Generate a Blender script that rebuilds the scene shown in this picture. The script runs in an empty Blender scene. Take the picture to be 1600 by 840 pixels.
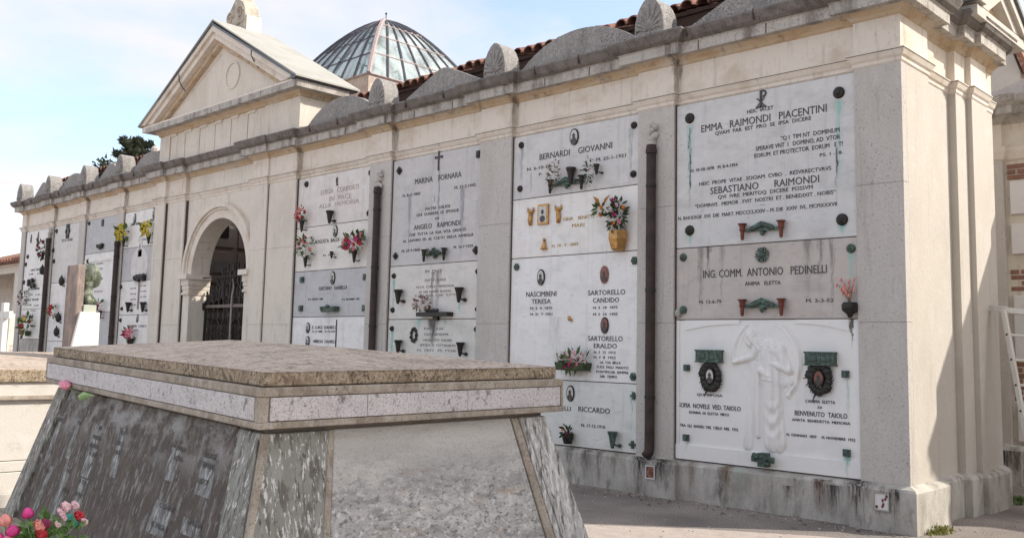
import bpy, bmesh, math, random
from mathutils import Vector, Matrix, noise
random.seed(7)
R=math.radians
sc=bpy.context.scene
# ------------------------------------------------------------ camera
YAW,PITCH,ROLL,FPX=-0.7709772,0.10677677,0.02186911,1467.1
PPX,PPY=800.8,387.0
cF=Vector((math.sin(YAW)*math.cos(PITCH),math.cos(YAW)*math.cos(PITCH),math.sin(PITCH)))
_r=Vector((math.cos(YAW),-math.sin(YAW),0)); _u=_r.cross(cF)
cR=math.cos(ROLL)*_r+math.sin(ROLL)*_u; cU=-math.sin(ROLL)*_r+math.cos(ROLL)*_u
EYE=Vector((0,0,1.62))
cam=bpy.data.cameras.new('camera'); co=bpy.data.objects.new('camera',cam); sc.collection.objects.link(co)
m=Matrix.Identity(4)
for i in range(3): m[i][0]=cR[i]; m[i][1]=cU[i]; m[i][2]=-cF[i]; m[i][3]=EYE[i]
co.matrix_world=m
cam.sensor_width=36; cam.lens=36*FPX/1600; cam.shift_x=-(PPX-800)/1600; cam.shift_y=(PPY-420)/1600
cam.clip_end=5000; cam.clip_start=.05
sc.camera=co
def at(px,py,ax,val):
    """point of the plane axis=val that the photograph's pixel (px,py) shows"""
    d=cF+cR*((px-PPX)/FPX)-cU*((py-PPY)/FPX)
    i='xyz'.index(ax); t=(val-EYE[i])/d[i]
    return EYE+d*t
# ------------------------------------------------------------ world, sun
SUN_AZ=Vector((.757,.653)); SUN_EL=R(36)
w=bpy.data.worlds.new('World'); sc.world=w; w.use_nodes=True
nt=w.node_tree; nt.nodes.clear()
def N(nt,t,**k):
    n=nt.nodes.new(t)
    for a,v in k.items(): setattr(n,a,v)
    return n
out=N(nt,'ShaderNodeOutputWorld'); bg=N(nt,'ShaderNodeBackground'); sky=N(nt,'ShaderNodeTexSky',sky_type='NISHITA')
sky.sun_disc=False; sky.sun_elevation=SUN_EL; sky.sun_rotation=math.atan2(SUN_AZ.x,SUN_AZ.y)
sky.air_density=1.0; sky.dust_density=2.0; sky.ozone_density=1.0
bg.inputs['Strength'].default_value=0.13
tc=N(nt,'ShaderNodeTexCoord'); sep=N(nt,'ShaderNodeSeparateXYZ'); nt.links.new(tc.outputs['Generated'],sep.inputs[0])
def M2(op,a,b=None,clamp=False,tree=None):
    t=tree or nt; n=N(t,'ShaderNodeMath',operation=op); n.use_clamp=clamp
    for i,v in enumerate((a,b)):
        if v is None: continue
        if isinstance(v,(int,float)): n.inputs[i].default_value=v
        else: t.links.new(v,n.inputs[i])
    return n.outputs[0]
den=M2('ADD',M2('MAXIMUM',sep.outputs['Z'],0.0),0.16)
cx=M2('DIVIDE',sep.outputs['X'],den); cy=M2('DIVIDE',sep.outputs['Y'],den)
cmb=N(nt,'ShaderNodeCombineXYZ'); nt.links.new(cx,cmb.inputs[0]); nt.links.new(cy,cmb.inputs[1])
ns=N(nt,'ShaderNodeTexNoise'); ns.inputs['Scale'].default_value=1.05; ns.inputs['Detail'].default_value=9; ns.inputs['Roughness'].default_value=.52; ns.inputs['Distortion'].default_value=.25
nt.links.new(cmb.outputs[0],ns.inputs['Vector'])
rp=N(nt,'ShaderNodeValToRGB'); rp.color_ramp.elements[0].position=.40; rp.color_ramp.elements[1].position=.57
rp.color_ramp.elements[0].color=(.16,.16,.16,1); rp.color_ramp.elements[1].color=(1,1,1,1)
nt.links.new(ns.outputs['Fac'],rp.inputs[0])
mx=N(nt,'ShaderNodeMix',data_type='RGBA'); nt.links.new(rp.outputs[0],mx.inputs[0])
nt.links.new(sky.outputs[0],mx.inputs[6]); mx.inputs[7].default_value=(3.05,2.96,3.02,1)
nt.links.new(mx.outputs[2],bg.inputs['Color']); nt.links.new(bg.outputs[0],out.inputs[0])
sl=bpy.data.lights.new('sun','SUN'); sl.energy=2.0; sl.angle=R(.6); sl.color=(1,.93,.82)
so=bpy.data.objects.new('sun',sl); sc.collection.objects.link(so); so.location=(8,8,20)
sd=Vector((SUN_AZ.x*math.cos(SUN_EL),SUN_AZ.y*math.cos(SUN_EL),math.sin(SUN_EL))).normalized()
so.rotation_euler=(-sd).to_track_quat('-Z','Y').to_euler()
sc.view_settings.view_transform='Standard'; sc.view_settings.look='None'; sc.view_settings.exposure=1.34; sc.view_settings.gamma=1
# ------------------------------------------------------------ materials
MATS={}
def newmat(name,rough=.8,metal=0):
    mt=bpy.data.materials.new(name); mt.use_nodes=True; b=mt.node_tree.nodes['Principled BSDF']
    b.inputs['Roughness'].default_value=rough; b.inputs['Metallic'].default_value=metal
    MATS[name]=mt; return mt,mt.node_tree,b
def c4(c): return (c[0],c[1],c[2],1)
def plain(name,col,rough=.6,metal=0,vary=.25,scale=30,bump=0):
    mt,t,b=newmat(name,rough,metal)
    g=N(t,'ShaderNodeNewGeometry'); n=N(t,'ShaderNodeTexNoise'); n.inputs['Scale'].default_value=scale; n.inputs['Detail'].default_value=4
    t.links.new(g.outputs['Position'],n.inputs['Vector'])
    r=N(t,'ShaderNodeValToRGB'); r.color_ramp.elements[0].position=.3; r.color_ramp.elements[1].position=.7
    r.color_ramp.elements[0].color=c4([x*(1-vary) for x in col]); r.color_ramp.elements[1].color=c4([min(1,x*(1+vary)) for x in col])
    t.links.new(n.outputs['Fac'],r.inputs[0]); t.links.new(r.outputs[0],b.inputs['Base Color'])
    if bump: 
        bm=N(t,'ShaderNodeBump'); bm.inputs['Strength'].default_value=bump; bm.inputs['Distance'].default_value=.01
        t.links.new(n.outputs['Fac'],bm.inputs['Height']); t.links.new(bm.outputs[0],b.inputs['Normal'])
    return mt
def stone(name,base,layers=(),rough=.85,bump=.25,bscale=60,streaks=(),speck=None):
    """layers: (colour, strength, (sx,sy,sz), lo, hi) noise-masked stains; streaks: (x, z_top, z_bottom, half width, colour, strength)"""
    mt,t,b=newmat(name,rough)
    g=N(t,'ShaderNodeNewGeometry'); pos=g.outputs['Position']
    col=N(t,'ShaderNodeRGB'); col.outputs[0].default_value=c4(base); cur=col.outputs[0]
    def nz(scale,detail=6,off=0,ro=.6):
        mp=N(t,'ShaderNodeMapping'); mp.inputs['Scale'].default_value=scale; mp.inputs['Location'].default_value=(off,off*1.7,off*.6)
        t.links.new(pos,mp.inputs['Vector']); n=N(t,'ShaderNodeTexNoise'); n.inputs['Scale'].default_value=1; n.inputs['Detail'].default_value=detail; n.inputs['Roughness'].default_value=ro
        t.links.new(mp.outputs[0],n.inputs['Vector']); return n.outputs['Fac']
    def mix(fac,c):
        nonlocal cur
        x=N(t,'ShaderNodeMix',data_type='RGBA'); t.links.new(fac,x.inputs[0]); t.links.new(cur,x.inputs[6]); x.inputs[7].default_value=c4(c); cur=x.outputs[2]
    for k,ly_ in enumerate(layers):
        c,s,scl,lo,hi=ly_[:5]
        f=nz(scl,7,3.1*k+1.3,.65); mr=N(t,'ShaderNodeMapRange'); mr.inputs[1].default_value=lo; mr.inputs[2].default_value=hi; mr.inputs[3].default_value=0; mr.inputs[4].default_value=s
        t.links.new(f,mr.inputs[0]); fo=mr.outputs[0]
        if len(ly_)>5:      # stain confined to a height range: from none at z_a to full at z_b
            sz=N(t,'ShaderNodeSeparateXYZ'); t.links.new(pos,sz.inputs[0]); mz=N(t,'ShaderNodeMapRange'); mz.inputs[1].default_value=ly_[5]; mz.inputs[2].default_value=ly_[6]; t.links.new(sz.outputs['Z'],mz.inputs[0]); fo=M2('MULTIPLY',fo,mz.outputs[0],tree=t)
        mix(fo,c)
    if speck:
        c,s,scl,thr=speck
        v=N(t,'ShaderNodeTexNoise'); v.inputs['Scale'].default_value=scl; v.inputs['Detail'].default_value=2; t.links.new(pos,v.inputs['Vector'])
        mr=N(t,'ShaderNodeMapRange'); mr.inputs[1].default_value=thr; mr.inputs[2].default_value=thr+.08; mr.inputs[4].default_value=s
        t.links.new(v.outputs['Fac'],mr.inputs[0]); pm=N(t,'ShaderNodeMapRange'); pm.inputs[1].default_value=.40; pm.inputs[2].default_value=.62; pm.inputs[3].default_value=.12; t.links.new(nz((3.3,3.3,4.5),5,21),pm.inputs[0])
        mix(M2('MULTIPLY',mr.outputs[0],pm.outputs[0],tree=t),c)
        v2=N(t,'ShaderNodeTexNoise'); v2.inputs['Scale'].default_value=scl*1.9; v2.inputs['Detail'].default_value=3; t.links.new(pos,v2.inputs['Vector'])
        mr2=N(t,'ShaderNodeMapRange'); mr2.inputs[1].default_value=.5; mr2.inputs[2].default_value=.72; mr2.inputs[4].default_value=s*.7; t.links.new(v2.outputs['Fac'],mr2.inputs[0]); mix(mr2.outputs[0],[x*1.5 for x in c])
    if streaks:
        sp=N(t,'ShaderNodeSeparateXYZ'); t.links.new(pos,sp.inputs[0])
        wob=M2('MULTIPLY',M2('SUBTRACT',nz((20,20,9),4,9),.5,tree=t),.11,tree=t); xx=M2('ADD',sp.outputs['X'],wob,tree=t)
        brk=nz((48,48,5.0),5,5); zz=sp.outputs['Z']
        for (x,z1,z0,hw,c,s) in streaks:
            tp_=N(t,'ShaderNodeMapRange'); tp_.inputs[1].default_value=z0; tp_.inputs[2].default_value=z1; tp_.inputs[3].default_value=.45; tp_.inputs[4].default_value=1.25; t.links.new(zz,tp_.inputs[0]); d=M2('DIVIDE',M2('ABSOLUTE',M2('SUBTRACT',xx,x,tree=t),tree=t),tp_.outputs[0],tree=t)
            a=M2('SUBTRACT',1.0,M2('DIVIDE',d,hw,tree=t),True,tree=t); a.node.use_clamp=True
            mr=N(t,'ShaderNodeMapRange'); mr.inputs[1].default_value=z0; mr.inputs[2].default_value=z1; mr.inputs[3].default_value=.1; mr.inputs[4].default_value=1; t.links.new(zz,mr.inputs[0])
            cut=M2('LESS_THAN',zz,z1,tree=t); cut2=N(t,'ShaderNodeMapRange'); cut2.inputs[1].default_value=z0-.05; cut2.inputs[2].default_value=z0+.08; t.links.new(zz,cut2.inputs[0])
            f=M2('MULTIPLY',M2('MULTIPLY',a,mr.outputs[0],tree=t),M2('MULTIPLY',cut,cut2.outputs[0],tree=t),tree=t)
            f=M2('MULTIPLY',f,M2('MULTIPLY',M2('SUBTRACT',brk,.30,tree=t),6.3*s,tree=t),tree=t); f.node.use_clamp=True
            mix(f,c)
    t.links.new(cur,b.inputs['Base Color'])
    if bump:
        bn=nz((bscale,)*3,5); bm=N(t,'ShaderNodeBump'); bm.inputs['Strength'].default_value=bump; bm.inputs['Distance'].default_value=.012
        t.links.new(bn,bm.inputs['Height']); t.links.new(bm.outputs[0],b.inputs['Normal'])
    return mt
CREAM=(.69,.63,.545); GREY=(.45,.43,.41)
DK=(.10,.09,.08); TEAL=(.30,.50,.45)
BREAKS=[(x+.03,5.33,4.45,.075,(.10,.085,.07),.9) for x in (-6.145,-8.788,-11.387,-14.02,-21.033,-23.182,-25.226)]
RUNS=[(x,5.33,4.75,h,(.17,.14,.115),.55) for x,h in ((-4.4,.10),(-5.1,.07),(-7.0,.08),(-7.9,.12),(-9.7,.07),(-10.5,.10),(-12.7,.09),(-22.2,.10),(-24.3,.12),(-26.4,.1))]
m_wall=stone('plaster_wall',CREAM,[((.50,.445,.37),.55,(1.2,1.2,.7),.50,.66),((.60,.55,.49),.5,(3,3,2),.5,.7),((.27,.235,.20),.6,(9,9,.9),.56,.74),((.36,.31,.26),.5,(26,26,12),.58,.7)],bump=.3,bscale=30)
m_frieze=stone('frieze_render',(.72,.65,.565),[((.48,.37,.26),.55,(2,2,3),.5,.68),((.36,.30,.25),.6,(11,11,1.1),.55,.72),((.42,.36,.30),.5,(24,24,12),.58,.7)],bump=.3,bscale=30,streaks=BREAKS)
m_ochre=stone('stained_moulding',(.52,.40,.27),[((.36,.20,.09),.75,(3,3,9),.5,.72),((.56,.50,.42),.7,(2.2,2.2,5),.5,.66),((.17,.13,.10),.7,(8,8,6),.56,.7)],bump=.3,bscale=30,streaks=BREAKS)
m_pil=stone('pilaster_stone',(.55,.515,.475),[((.42,.385,.35),.7,(2,2,.6),.46,.68),((.62,.58,.54),.5,(5,5,1.2),.5,.7),((.20,.18,.165),.55,(12,12,.8),.58,.8)],bump=.4,bscale=34,speck=((.24,.215,.195),.75,40,.60))
m_plinth=stone('plinth_stone',(.50,.475,.43),[((.30,.27,.235),.85,(3,3,2),.40,.62),((.62,.59,.53),.6,(6,6,1.5),.5,.7),((.10,.085,.07),.85,(5,5,1.6),.54,.68),((.24,.30,.18),.3,(5,5,2),.55,.8)],bump=.5,bscale=40,
   streaks=[(-6.55,.42,.02,0.150,(.04,.035,.03),0.99),(-6.25,.42,.05,0.135,(.04,.035,.03),0.99),(-4.0,.45,.0,0.180,(.06,.05,.045),0.81),(-5.9,.42,.0,0.075,(.16,.12,.08),0.62),(-5.45,.42,.05,0.075,(.14,.09,.05),0.74),(-5.3,.42,.1,0.075,TEAL,0.31),(-4.4,.4,.02,0.090,(.10,.06,.04),0.87),(-4.25,.36,.0,0.105,(.06,.05,.045),0.81),(-4.75,.3,.0,0.060,(.07,.05,.04),0.68),(-7.4,.42,.03,0.090,(.10,.09,.085),0.74),(-7.2,.42,.0,0.060,(.10,.09,.085),0.74),(-3.62,.4,.0,0.075,(.05,.045,.04),0.74)])
m_corn=stone('cornice_granite',(.50,.465,.42),[((.20,.175,.155),.85,(5,5,3),.46,.64),((.52,.49,.46),.6,(9,9,3),.55,.7),((.07,.06,.05),.85,(9,9,2.0),.58,.76)],bump=.5,bscale=30,speck=((.12,.11,.1),.8,42,.58),streaks=BREAKS+RUNS)
m_gut=stone('gutter_stone',(.21,.185,.165),[((.08,.07,.06),.85,(5,5,5),.42,.66),((.34,.31,.28),.5,(12,12,8),.56,.7)],bump=.8,bscale=30,speck=((.05,.045,.04),.7,45,.58))
m_par=stone('parapet_granite',(.31,.29,.275),[((.21,.20,.185),.8,(4,4,1.0),.44,.64),((.45,.43,.40),.7,(22,22,14),.50,.64)],bump=.7,bscale=34,speck=((.08,.075,.07),.9,46,.55))
m_marb=lambda n,base,st=():stone(n,base,[([x*.80 for x in base],.7,(2.2,2.2,3.5),.50,.66),([x*.62 for x in base],.6,(13,13,.8),.55,.74),([min(.85,x*1.14) for x in base],.6,(4,4,7),.5,.66),([x*.7 for x in base],.5,(9,9,26),.57,.68)],rough=.6,bump=.06,streaks=st)
m_white=stone('white_marble',(.72,.70,.69),[((.56,.57,.60),.6,(3,3,3),.45,.7),((.50,.50,.49),.35,(10,10,.9),.58,.8)],rough=.6,bump=.05)
m_tile=stone('terracotta',(.26,.115,.075),[((.10,.05,.04),.85,(6,6,6),.42,.64),((.50,.36,.29),.6,(16,16,16),.54,.68)],bump=.3)
m_dkb=plain('shaded_eaves',(.07,.04,.03),.95)  # shade under the tiles put into the colour of the eaves
m_brick=stone('brick_clay',(.30,.15,.105),[((.17,.10,.08),.8,(9,9,9),.42,.7),((.42,.27,.2),.6,(20,20,20),.55,.7)],bump=.6)
m_mortar=stone('old_mortar',(.23,.20,.17),[((.12,.10,.09),.7,(6,6,6),.42,.7)],bump=.7)
m_lead=plain('lead_flashing',(.13,.14,.15),.5,.2)
m_zinc=stone('zinc_roof',(.40,.39,.35),[((.30,.29,.26),.7,(2,2,2),.4,.7)],rough=.8,bump=.03)
m_bronze=stone('bronze_patina',(.05,.075,.06),[((.13,.26,.20),.8,(22,22,16),.48,.68),((.03,.025,.02),.6,(30,30,30),.5,.7)],rough=.5,bump=.2)
m_bdark=plain('dark_bronze',(.035,.032,.028),.45,.5)
m_red=plain('rusty_copper',(.17,.045,.03),.5,.2)
m_iron=plain('black_iron',(.035,.03,.028),.6,.3)
m_pipe=plain('brown_pipe',(.048,.032,.026),.8,.0,vary=.35,scale=8)
m_letter=plain('letter_dark',(.06,.055,.055),.6,0)
m_letter2=plain('letter_faded',(.26,.24,.23),.7,0)
m_gold=plain('gold_letter',(.42,.27,.10),.4,.5)
m_goldv=plain('gold_metal',(.50,.28,.10),.35,.5,vary=.3,scale=18)
m_cpot=plain('ceramic_portrait',(.55,.53,.5),.3,0,vary=.5,scale=90)
m_cdark=plain('portrait_dark',(.06,.05,.05),.4,0,vary=.5,scale=60)
m_cred=plain('portrait_sepia',(.24,.09,.07),.3,0,vary=.5,scale=70)
m_leaf=plain('leaf_green',(.07,.13,.035),.6,0,vary=.5,scale=25)
m_leafd=plain('leaf_dark',(.035,.06,.022),.6,0,vary=.5,scale=25)
m_dry=plain('dry_stems',(.16,.12,.07),.8,0,vary=.5,scale=25)
def petal(n,c): return plain(n,c,.55,0,vary=.3,scale=60)
F={'pink':petal('petal_pink',(.75,.25,.33)),'hot':petal('petal_magenta',(.62,.04,.22)),'red':petal('petal_red',(.50,.025,.04)),'white':petal('petal_white',(.75,.72,.68)),
 'yellow':petal('petal_yellow',(.62,.50,.05)),'pale':petal('petal_pale_pink',(.75,.50,.52)),'orange':petal('petal_orange',(.70,.25,.05)),'salmon':petal('petal_salmon',(.72,.27,.22)),'teal':petal('petal_teal',(.05,.33,.27)),'plum':petal('petal_plum',(.25,.02,.08))}
# ------------------------------------------------------------ object helpers
ROOTLOC={}
def finish(o,parent):
    wl=o.location.copy(); ROOTLOC[o.name]=wl
    if parent is not None:
        o.parent=parent; o.matrix_parent_inverse=Matrix.Translation(-ROOTLOC[parent.name])
def tag(o,label=None,cat=None,group=None,kind=None):
    if label: o['label']=label
    if cat: o['category']=cat
    if group: o['group']=group
    if kind: o['kind']=kind
    return o
def thing(name,loc,label,cat,group=None):
    o=bpy.data.objects.new(name,None); sc.collection.objects.link(o); o.location=loc; o.empty_display_size=.1
    ROOTLOC[o.name]=Vector(loc); return tag(o,label,cat,group)
class MB:
    def __init__(s,xf=None): s.v=[]; s.f=[]; s.xf=xf; s.sm=False
    def add(s,vs,fs):
        k=len(s.v)
        for p in vs:
            p=Vector(p); s.v.append(tuple(s.xf@p) if s.xf else tuple(p))
        s.f+=[tuple(i+k for i in f) for f in fs]; return s
    def box(s,x0,x1,y0,y1,z0,z1,tx=0,ty=0):
        """tx, ty: how far each top edge is drawn in"""
        v=[(x0,y0,z0),(x1,y0,z0),(x1,y1,z0),(x0,y1,z0),(x0+tx,y0+ty,z1),(x1-tx,y0+ty,z1),(x1-tx,y1-ty,z1),(x0+tx,y1-ty,z1)]
        return s.add(v,[(3,2,1,0),(4,5,6,7),(0,1,5,4),(1,2,6,5),(2,3,7,6),(3,0,4,7)])
    def prism(s,poly,axis,a,b):
        """poly in the plane across axis, extruded a..b; axis y: poly=(x,z); axis x: poly=(y,z); axis z: poly=(x,y)"""
        def P(p,t): return {'y':(p[0],t,p[1]),'x':(t,p[0],p[1]),'z':(p[0],p[1],t)}[axis]
        n=len(poly); vs=[P(p,a) for p in poly]+[P(p,b) for p in poly]
        fs=[tuple(range(n)),tuple(range(2*n-1,n-1,-1))]+[(i,i+n,(i+1)%n+n,(i+1)%n) for i in range(n)]
        return s.add(vs,fs)
    def tube(s,pts,r,n=8,cap=True):
        pts=[Vector(p) for p in pts]; rr=r if isinstance(r,(list,tuple)) else [r]*len(pts); vs=[];fs=[]
        up=None
        for i,p in enumerate(pts):
            d=(pts[min(i+1,len(pts)-1)]-pts[max(i-1,0)]).normalized()
            if up is None: up=Vector((0,0,1)) if abs(d.z)<.9 else Vector((1,0,0))
            a=d.cross(up).normalized(); b=a.cross(d).normalized(); up=b
            for k in range(n):
                t=2*math.pi*k/n; vs.append(p+a*math.cos(t)*rr[i]+b*math.sin(t)*rr[i])
        for i in range(len(pts)-1):
            for k in range(n): fs.append((i*n+k,i*n+(k+1)%n,(i+1)*n+(k+1)%n,(i+1)*n+k))
        if cap: fs.append(tuple(range(n-1,-1,-1))); fs.append(tuple(range((len(pts)-1)*n,len(pts)*n)))
        return s.add(vs,fs)
    def lathe(s,prof,c,n=16,axis='z',arc=1.0):
        """prof: (radius, height) along axis from centre c"""
        vs=[];fs=[]; c=Vector(c)
        for (r,h) in prof:
            for k in range(n):
                t=2*math.pi*k/n
                a,b=r*math.cos(t),r*math.sin(t)
                vs.append(c+(Vector((a,b,h)) if axis=='z' else Vector((a,-h,b)) if axis=='y' else Vector((h,a,b))))
        for i in range(len(prof)-1):
            for k in range(n): fs.append((i*n+k,i*n+(k+1)%n,(i+1)*n+(k+1)%n,(i+1)*n+k))
        fs.append(tuple(range(n-1,-1,-1))); fs.append(tuple(range((len(prof)-1)*n,len(prof)*n)))
        return s.add(vs,fs)
    def ball(s,c,r,nu=10,nv=7,jit=0):
        r=r if isinstance(r,(tuple,list)) else (r,r,r); c=Vector(c); vs=[];fs=[]
        for j in range(nv+1):
            ph=math.pi*j/nv
            for i in range(nu):
                th=2*math.pi*i/nu; q=Vector((math.sin(ph)*math.cos(th),math.sin(ph)*math.sin(th),math.cos(ph)))
                k=1+jit*(random.random()-.5)
                vs.append(c+Vector((q.x*r[0],q.y*r[1],q.z*r[2]))*k)
        for j in range(nv):
            for i in range(nu): fs.append((j*nu+i,(j+1)*nu+i,(j+1)*nu+(i+1)%nu,j*nu+(i+1)%nu))
        return s.add(vs,fs)
    def build(s,name,mat,parent=None,smooth=False,bevel=0,stuff=False,fixn=True):
        xs=[p[0] for p in s.v]; ys=[p[1] for p in s.v]; zs=[p[2] for p in s.v]
        c=Vector(((min(xs)+max(xs))/2,(min(ys)+max(ys))/2,min(zs)))
        me=bpy.data.meshes.new(name); me.from_pydata([(p[0]-c.x,p[1]-c.y,p[2]-c.z) for p in s.v],[],s.f); me.materials.append(mat)
        if fixn:
            bm=bmesh.new(); bm.from_mesh(me); bmesh.ops.remove_doubles(bm,verts=bm.verts,dist=1e-5); bmesh.ops.recalc_face_normals(bm,faces=bm.faces); bm.to_mesh(me); bm.free()
        if smooth:
            for p in me.polygons: p.use_smooth=True
        o=bpy.data.objects.new(name,me); sc.collection.objects.link(o); o.location=c
        finish(o,parent)
        if bevel:
            b=o.modifiers.new('bevel','BEVEL'); b.width=bevel; b.segments=2; b.limit_method='ANGLE'; b.angle_limit=R(35)
        if stuff: o['kind']='stuff'
        return o
def sweep(path,prof,wall=.06):
    """extrude a moulding profile [(out,z)..] along a plan path with mitred corners; outward is to the right of travel"""
    P=[Vector(p) for p in path]; nr=[]
    for i in range(len(P)-1):
        d=(P[i+1]-P[i]).normalized(); nr.append(Vector((d.y,-d.x)))
    ring=[(-wall,prof[0][1])]+list(prof)+[(-wall,prof[-1][1])]
    mb=MB(); vs=[]; k=len(ring)
    for i,p in enumerate(P):
        if i==0: n=nr[0]
        elif i==len(P)-1: n=nr[-1]
        else:
            n=nr[i-1]+nr[i]
            if nr[i-1].dot(nr[i])>.9: n=nr[i]
        for (o,z) in ring: vs.append((p.x+n.x*o,p.y+n.y*o,z))
    fs=[]
    for i in range(len(P)-1):
        for j in range(k): fs.append((i*k+j,(i+1)*k+j,(i+1)*k+(j+1)%k,i*k+(j+1)%k))
    fs.append(tuple(range(k))); fs.append(tuple(range((len(P)-1)*k,len(P)*k))[::-1])
    return mb.add(vs,fs)
def text(s,cx,cz,width,height,y,mat,parent,name='inscription',ext=.004,bold=.0,n_out='-y'):
    cu=bpy.data.curves.new('t','FONT'); cu.body=s; cu.align_x='CENTER'; cu.align_y='CENTER'; cu.size=1; cu.extrude=0; cu.offset=bold; cu.resolution_u=2
    ob=bpy.data.objects.new('t',cu); sc.collection.objects.link(ob)
    dg=bpy.context.evaluated_depsgraph_get(); me=bpy.data.meshes.new_from_object(ob.evaluated_get(dg))
    sc.collection.objects.unlink(ob); bpy.data.objects.remove(ob)
    if not len(me.vertices): return
    xs=[v.co.x for v in me.vertices]; ys=[v.co.y for v in me.vertices]
    x0,x1,y0,y1=min(xs),max(xs),min(ys),max(ys); sx=width/(x1-x0); sy=height/.72
    ym=(y0+y1)/2
    v=[]; 
    for q in me.vertices: v.append(((q.co.x-(x0+x1)/2)*sx,-.0,(q.co.y-ym)*sy))
    f=[tuple(p.vertices) for p in me.polygons]
    bpy.data.meshes.remove(me)
    me=bpy.data.meshes.new(name); me.from_pydata(v,[],f); me.materials.append(mat)
    o=bpy.data.objects.new(name,me); sc.collection.objects.link(o); o.location=(cx,y,cz); finish(o,parent)
    sol=o.modifiers.new('depth','SOLIDIFY'); sol.thickness=ext*2; sol.offset=0
    return o

# ============================================================ GROUND
def ground_mat():
    mt,t,b=newmat('asphalt_path',.95)
    g=N(t,'ShaderNodeNewGeometry')
    n1=N(t,'ShaderNodeTexNoise'); n1.inputs['Scale'].default_value=1.1; n1.inputs['Detail'].default_value=8
    n2=N(t,'ShaderNodeTexNoise'); n2.inputs['Scale'].default_value=70; n2.inputs['Detail'].default_value=3
    v=N(t,'ShaderNodeTexVoronoi'); v.inputs['Scale'].default_value=28
    for n in (n1,n2,v): t.links.new(g.outputs['Position'],n.inputs['Vector'])
    r=N(t,'ShaderNodeValToRGB'); r.color_ramp.elements[0].position=.35; r.color_ramp.elements[1].position=.7; r.color_ramp.elements[0].color=(.20,.18,.168,1); r.color_ramp.elements[1].color=(.36,.32,.29,1)
    t.links.new(n1.outputs['Fac'],r.inputs[0])
    r2=N(t,'ShaderNodeValToRGB'); r2.color_ramp.elements[0].position=.35; r2.color_ramp.elements[1].position=.68; r2.color_ramp.elements[0].color=(.5,.5,.5,1); r2.color_ramp.elements[1].color=(1.4,1.35,1.3,1)
    t.links.new(n2.outputs['Fac'],r2.inputs[0])
    mm=N(t,'ShaderNodeMix',data_type='RGBA',blend_type='MULTIPLY'); mm.inputs[0].default_value=1; t.links.new(r.outputs[0],mm.inputs[6]); t.links.new(r2.outputs[0],mm.inputs[7])
    mr=N(t,'ShaderNodeMapRange'); mr.inputs[1].default_value=.10; mr.inputs[2].default_value=.07; t.links.new(v.outputs['Distance'],mr.inputs[0])
    ms=N(t,'ShaderNodeMix',data_type='RGBA'); ms.inputs[7].default_value=(.48,.44,.40,1)
    t.links.new(M2('MULTIPLY',mr.outputs[0],.35,tree=t),ms.inputs[0]); t.links.new(mm.outputs[2],ms.inputs[6]); t.links.new(ms.outputs[2],b.inputs['Base Color'])
    bm=N(t,'ShaderNodeBump'); bm.inputs['Strength'].default_value=.7; bm.inputs['Distance'].default_value=.01; t.links.new(n2.outputs['Fac'],bm.inputs['Height']); t.links.new(bm.outputs[0],b.inputs['Normal'])
    return mt
tag(MB().box(-1500,900,-600,1500,-.3,0).build('ground',ground_mat(),fixn=False),kind='structure')
m_bounce_grav=stone('bounce_gravel',(.52,.445,.39),[((.38,.32,.28),.7,(9,9,9),.42,.66),((.66,.60,.54),.6,(60,60,60),.5,.68),((.26,.22,.19),.5,(34,34,34),.6,.72)],bump=.8,bscale=90)
tag(MB().prism([(-400,6.75),(-12,6.8),(-7,6.85),(-5.75,6.95),(-4.95,7.62),(-4.0,8.20),(-3.2,8.45),(3.5,8.6),(3.5,-400),(-400,-400)],'z',-.05,.004).build('bounce_gravel_court',m_bounce_grav,fixn=False),kind='structure')  # added pale sheet bouncing light at the facade; its edge traces the sunlit strip
mb=MB()
rnd=random.Random(3)
for i in range(420):
    if i<300: x=rnd.uniform(-9,-3.3); y=8.86-abs(rnd.gauss(0,.09)) if rnd.random()<.6 else rnd.uniform(6.6,8.8)
    else: x=rnd.uniform(-3.45,-2.2); y=rnd.uniform(8.6,13)
    s=rnd.uniform(.005,.017); mb.ball((x,y,s*.3),(s,s*rnd.uniform(.6,1),s*.6),5,3,.5)
tag(mb.build('gravel',stone('pebble_stone',(.35,.31,.27),[((.5,.46,.4),.8,(30,30,30),.4,.6)],bump=0)),'scattered pebbles and grit along the foot of the plinth','gravel',kind='stuff')

mb=MB(); rnd=random.Random(9)
for i in range(150):
    x=rnd.uniform(-9,-2.4); y=(8.86-abs(rnd.gauss(0,.22)) if x<-3.45 else rnd.uniform(8.2,12.5)); a=rnd.uniform(0,6.28); L=rnd.uniform(.012,.035); c,s_=math.cos(a)*L,math.sin(a)*L
    mb.add([(x-c,y-s_,.006),(x+s_*.5,y-c*.5,.012),(x+c,y+s_,.016),(x-s_*.5,y+c*.5,.007)],[(0,1,2,3)])
tag(mb.build('leaf_litter',plain('dead_leaf',(.16,.10,.055),.9,0,vary=.6,scale=9),fixn=False),'dry leaf scraps lying along the wall foot','leaf litter',kind='stuff')
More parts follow.
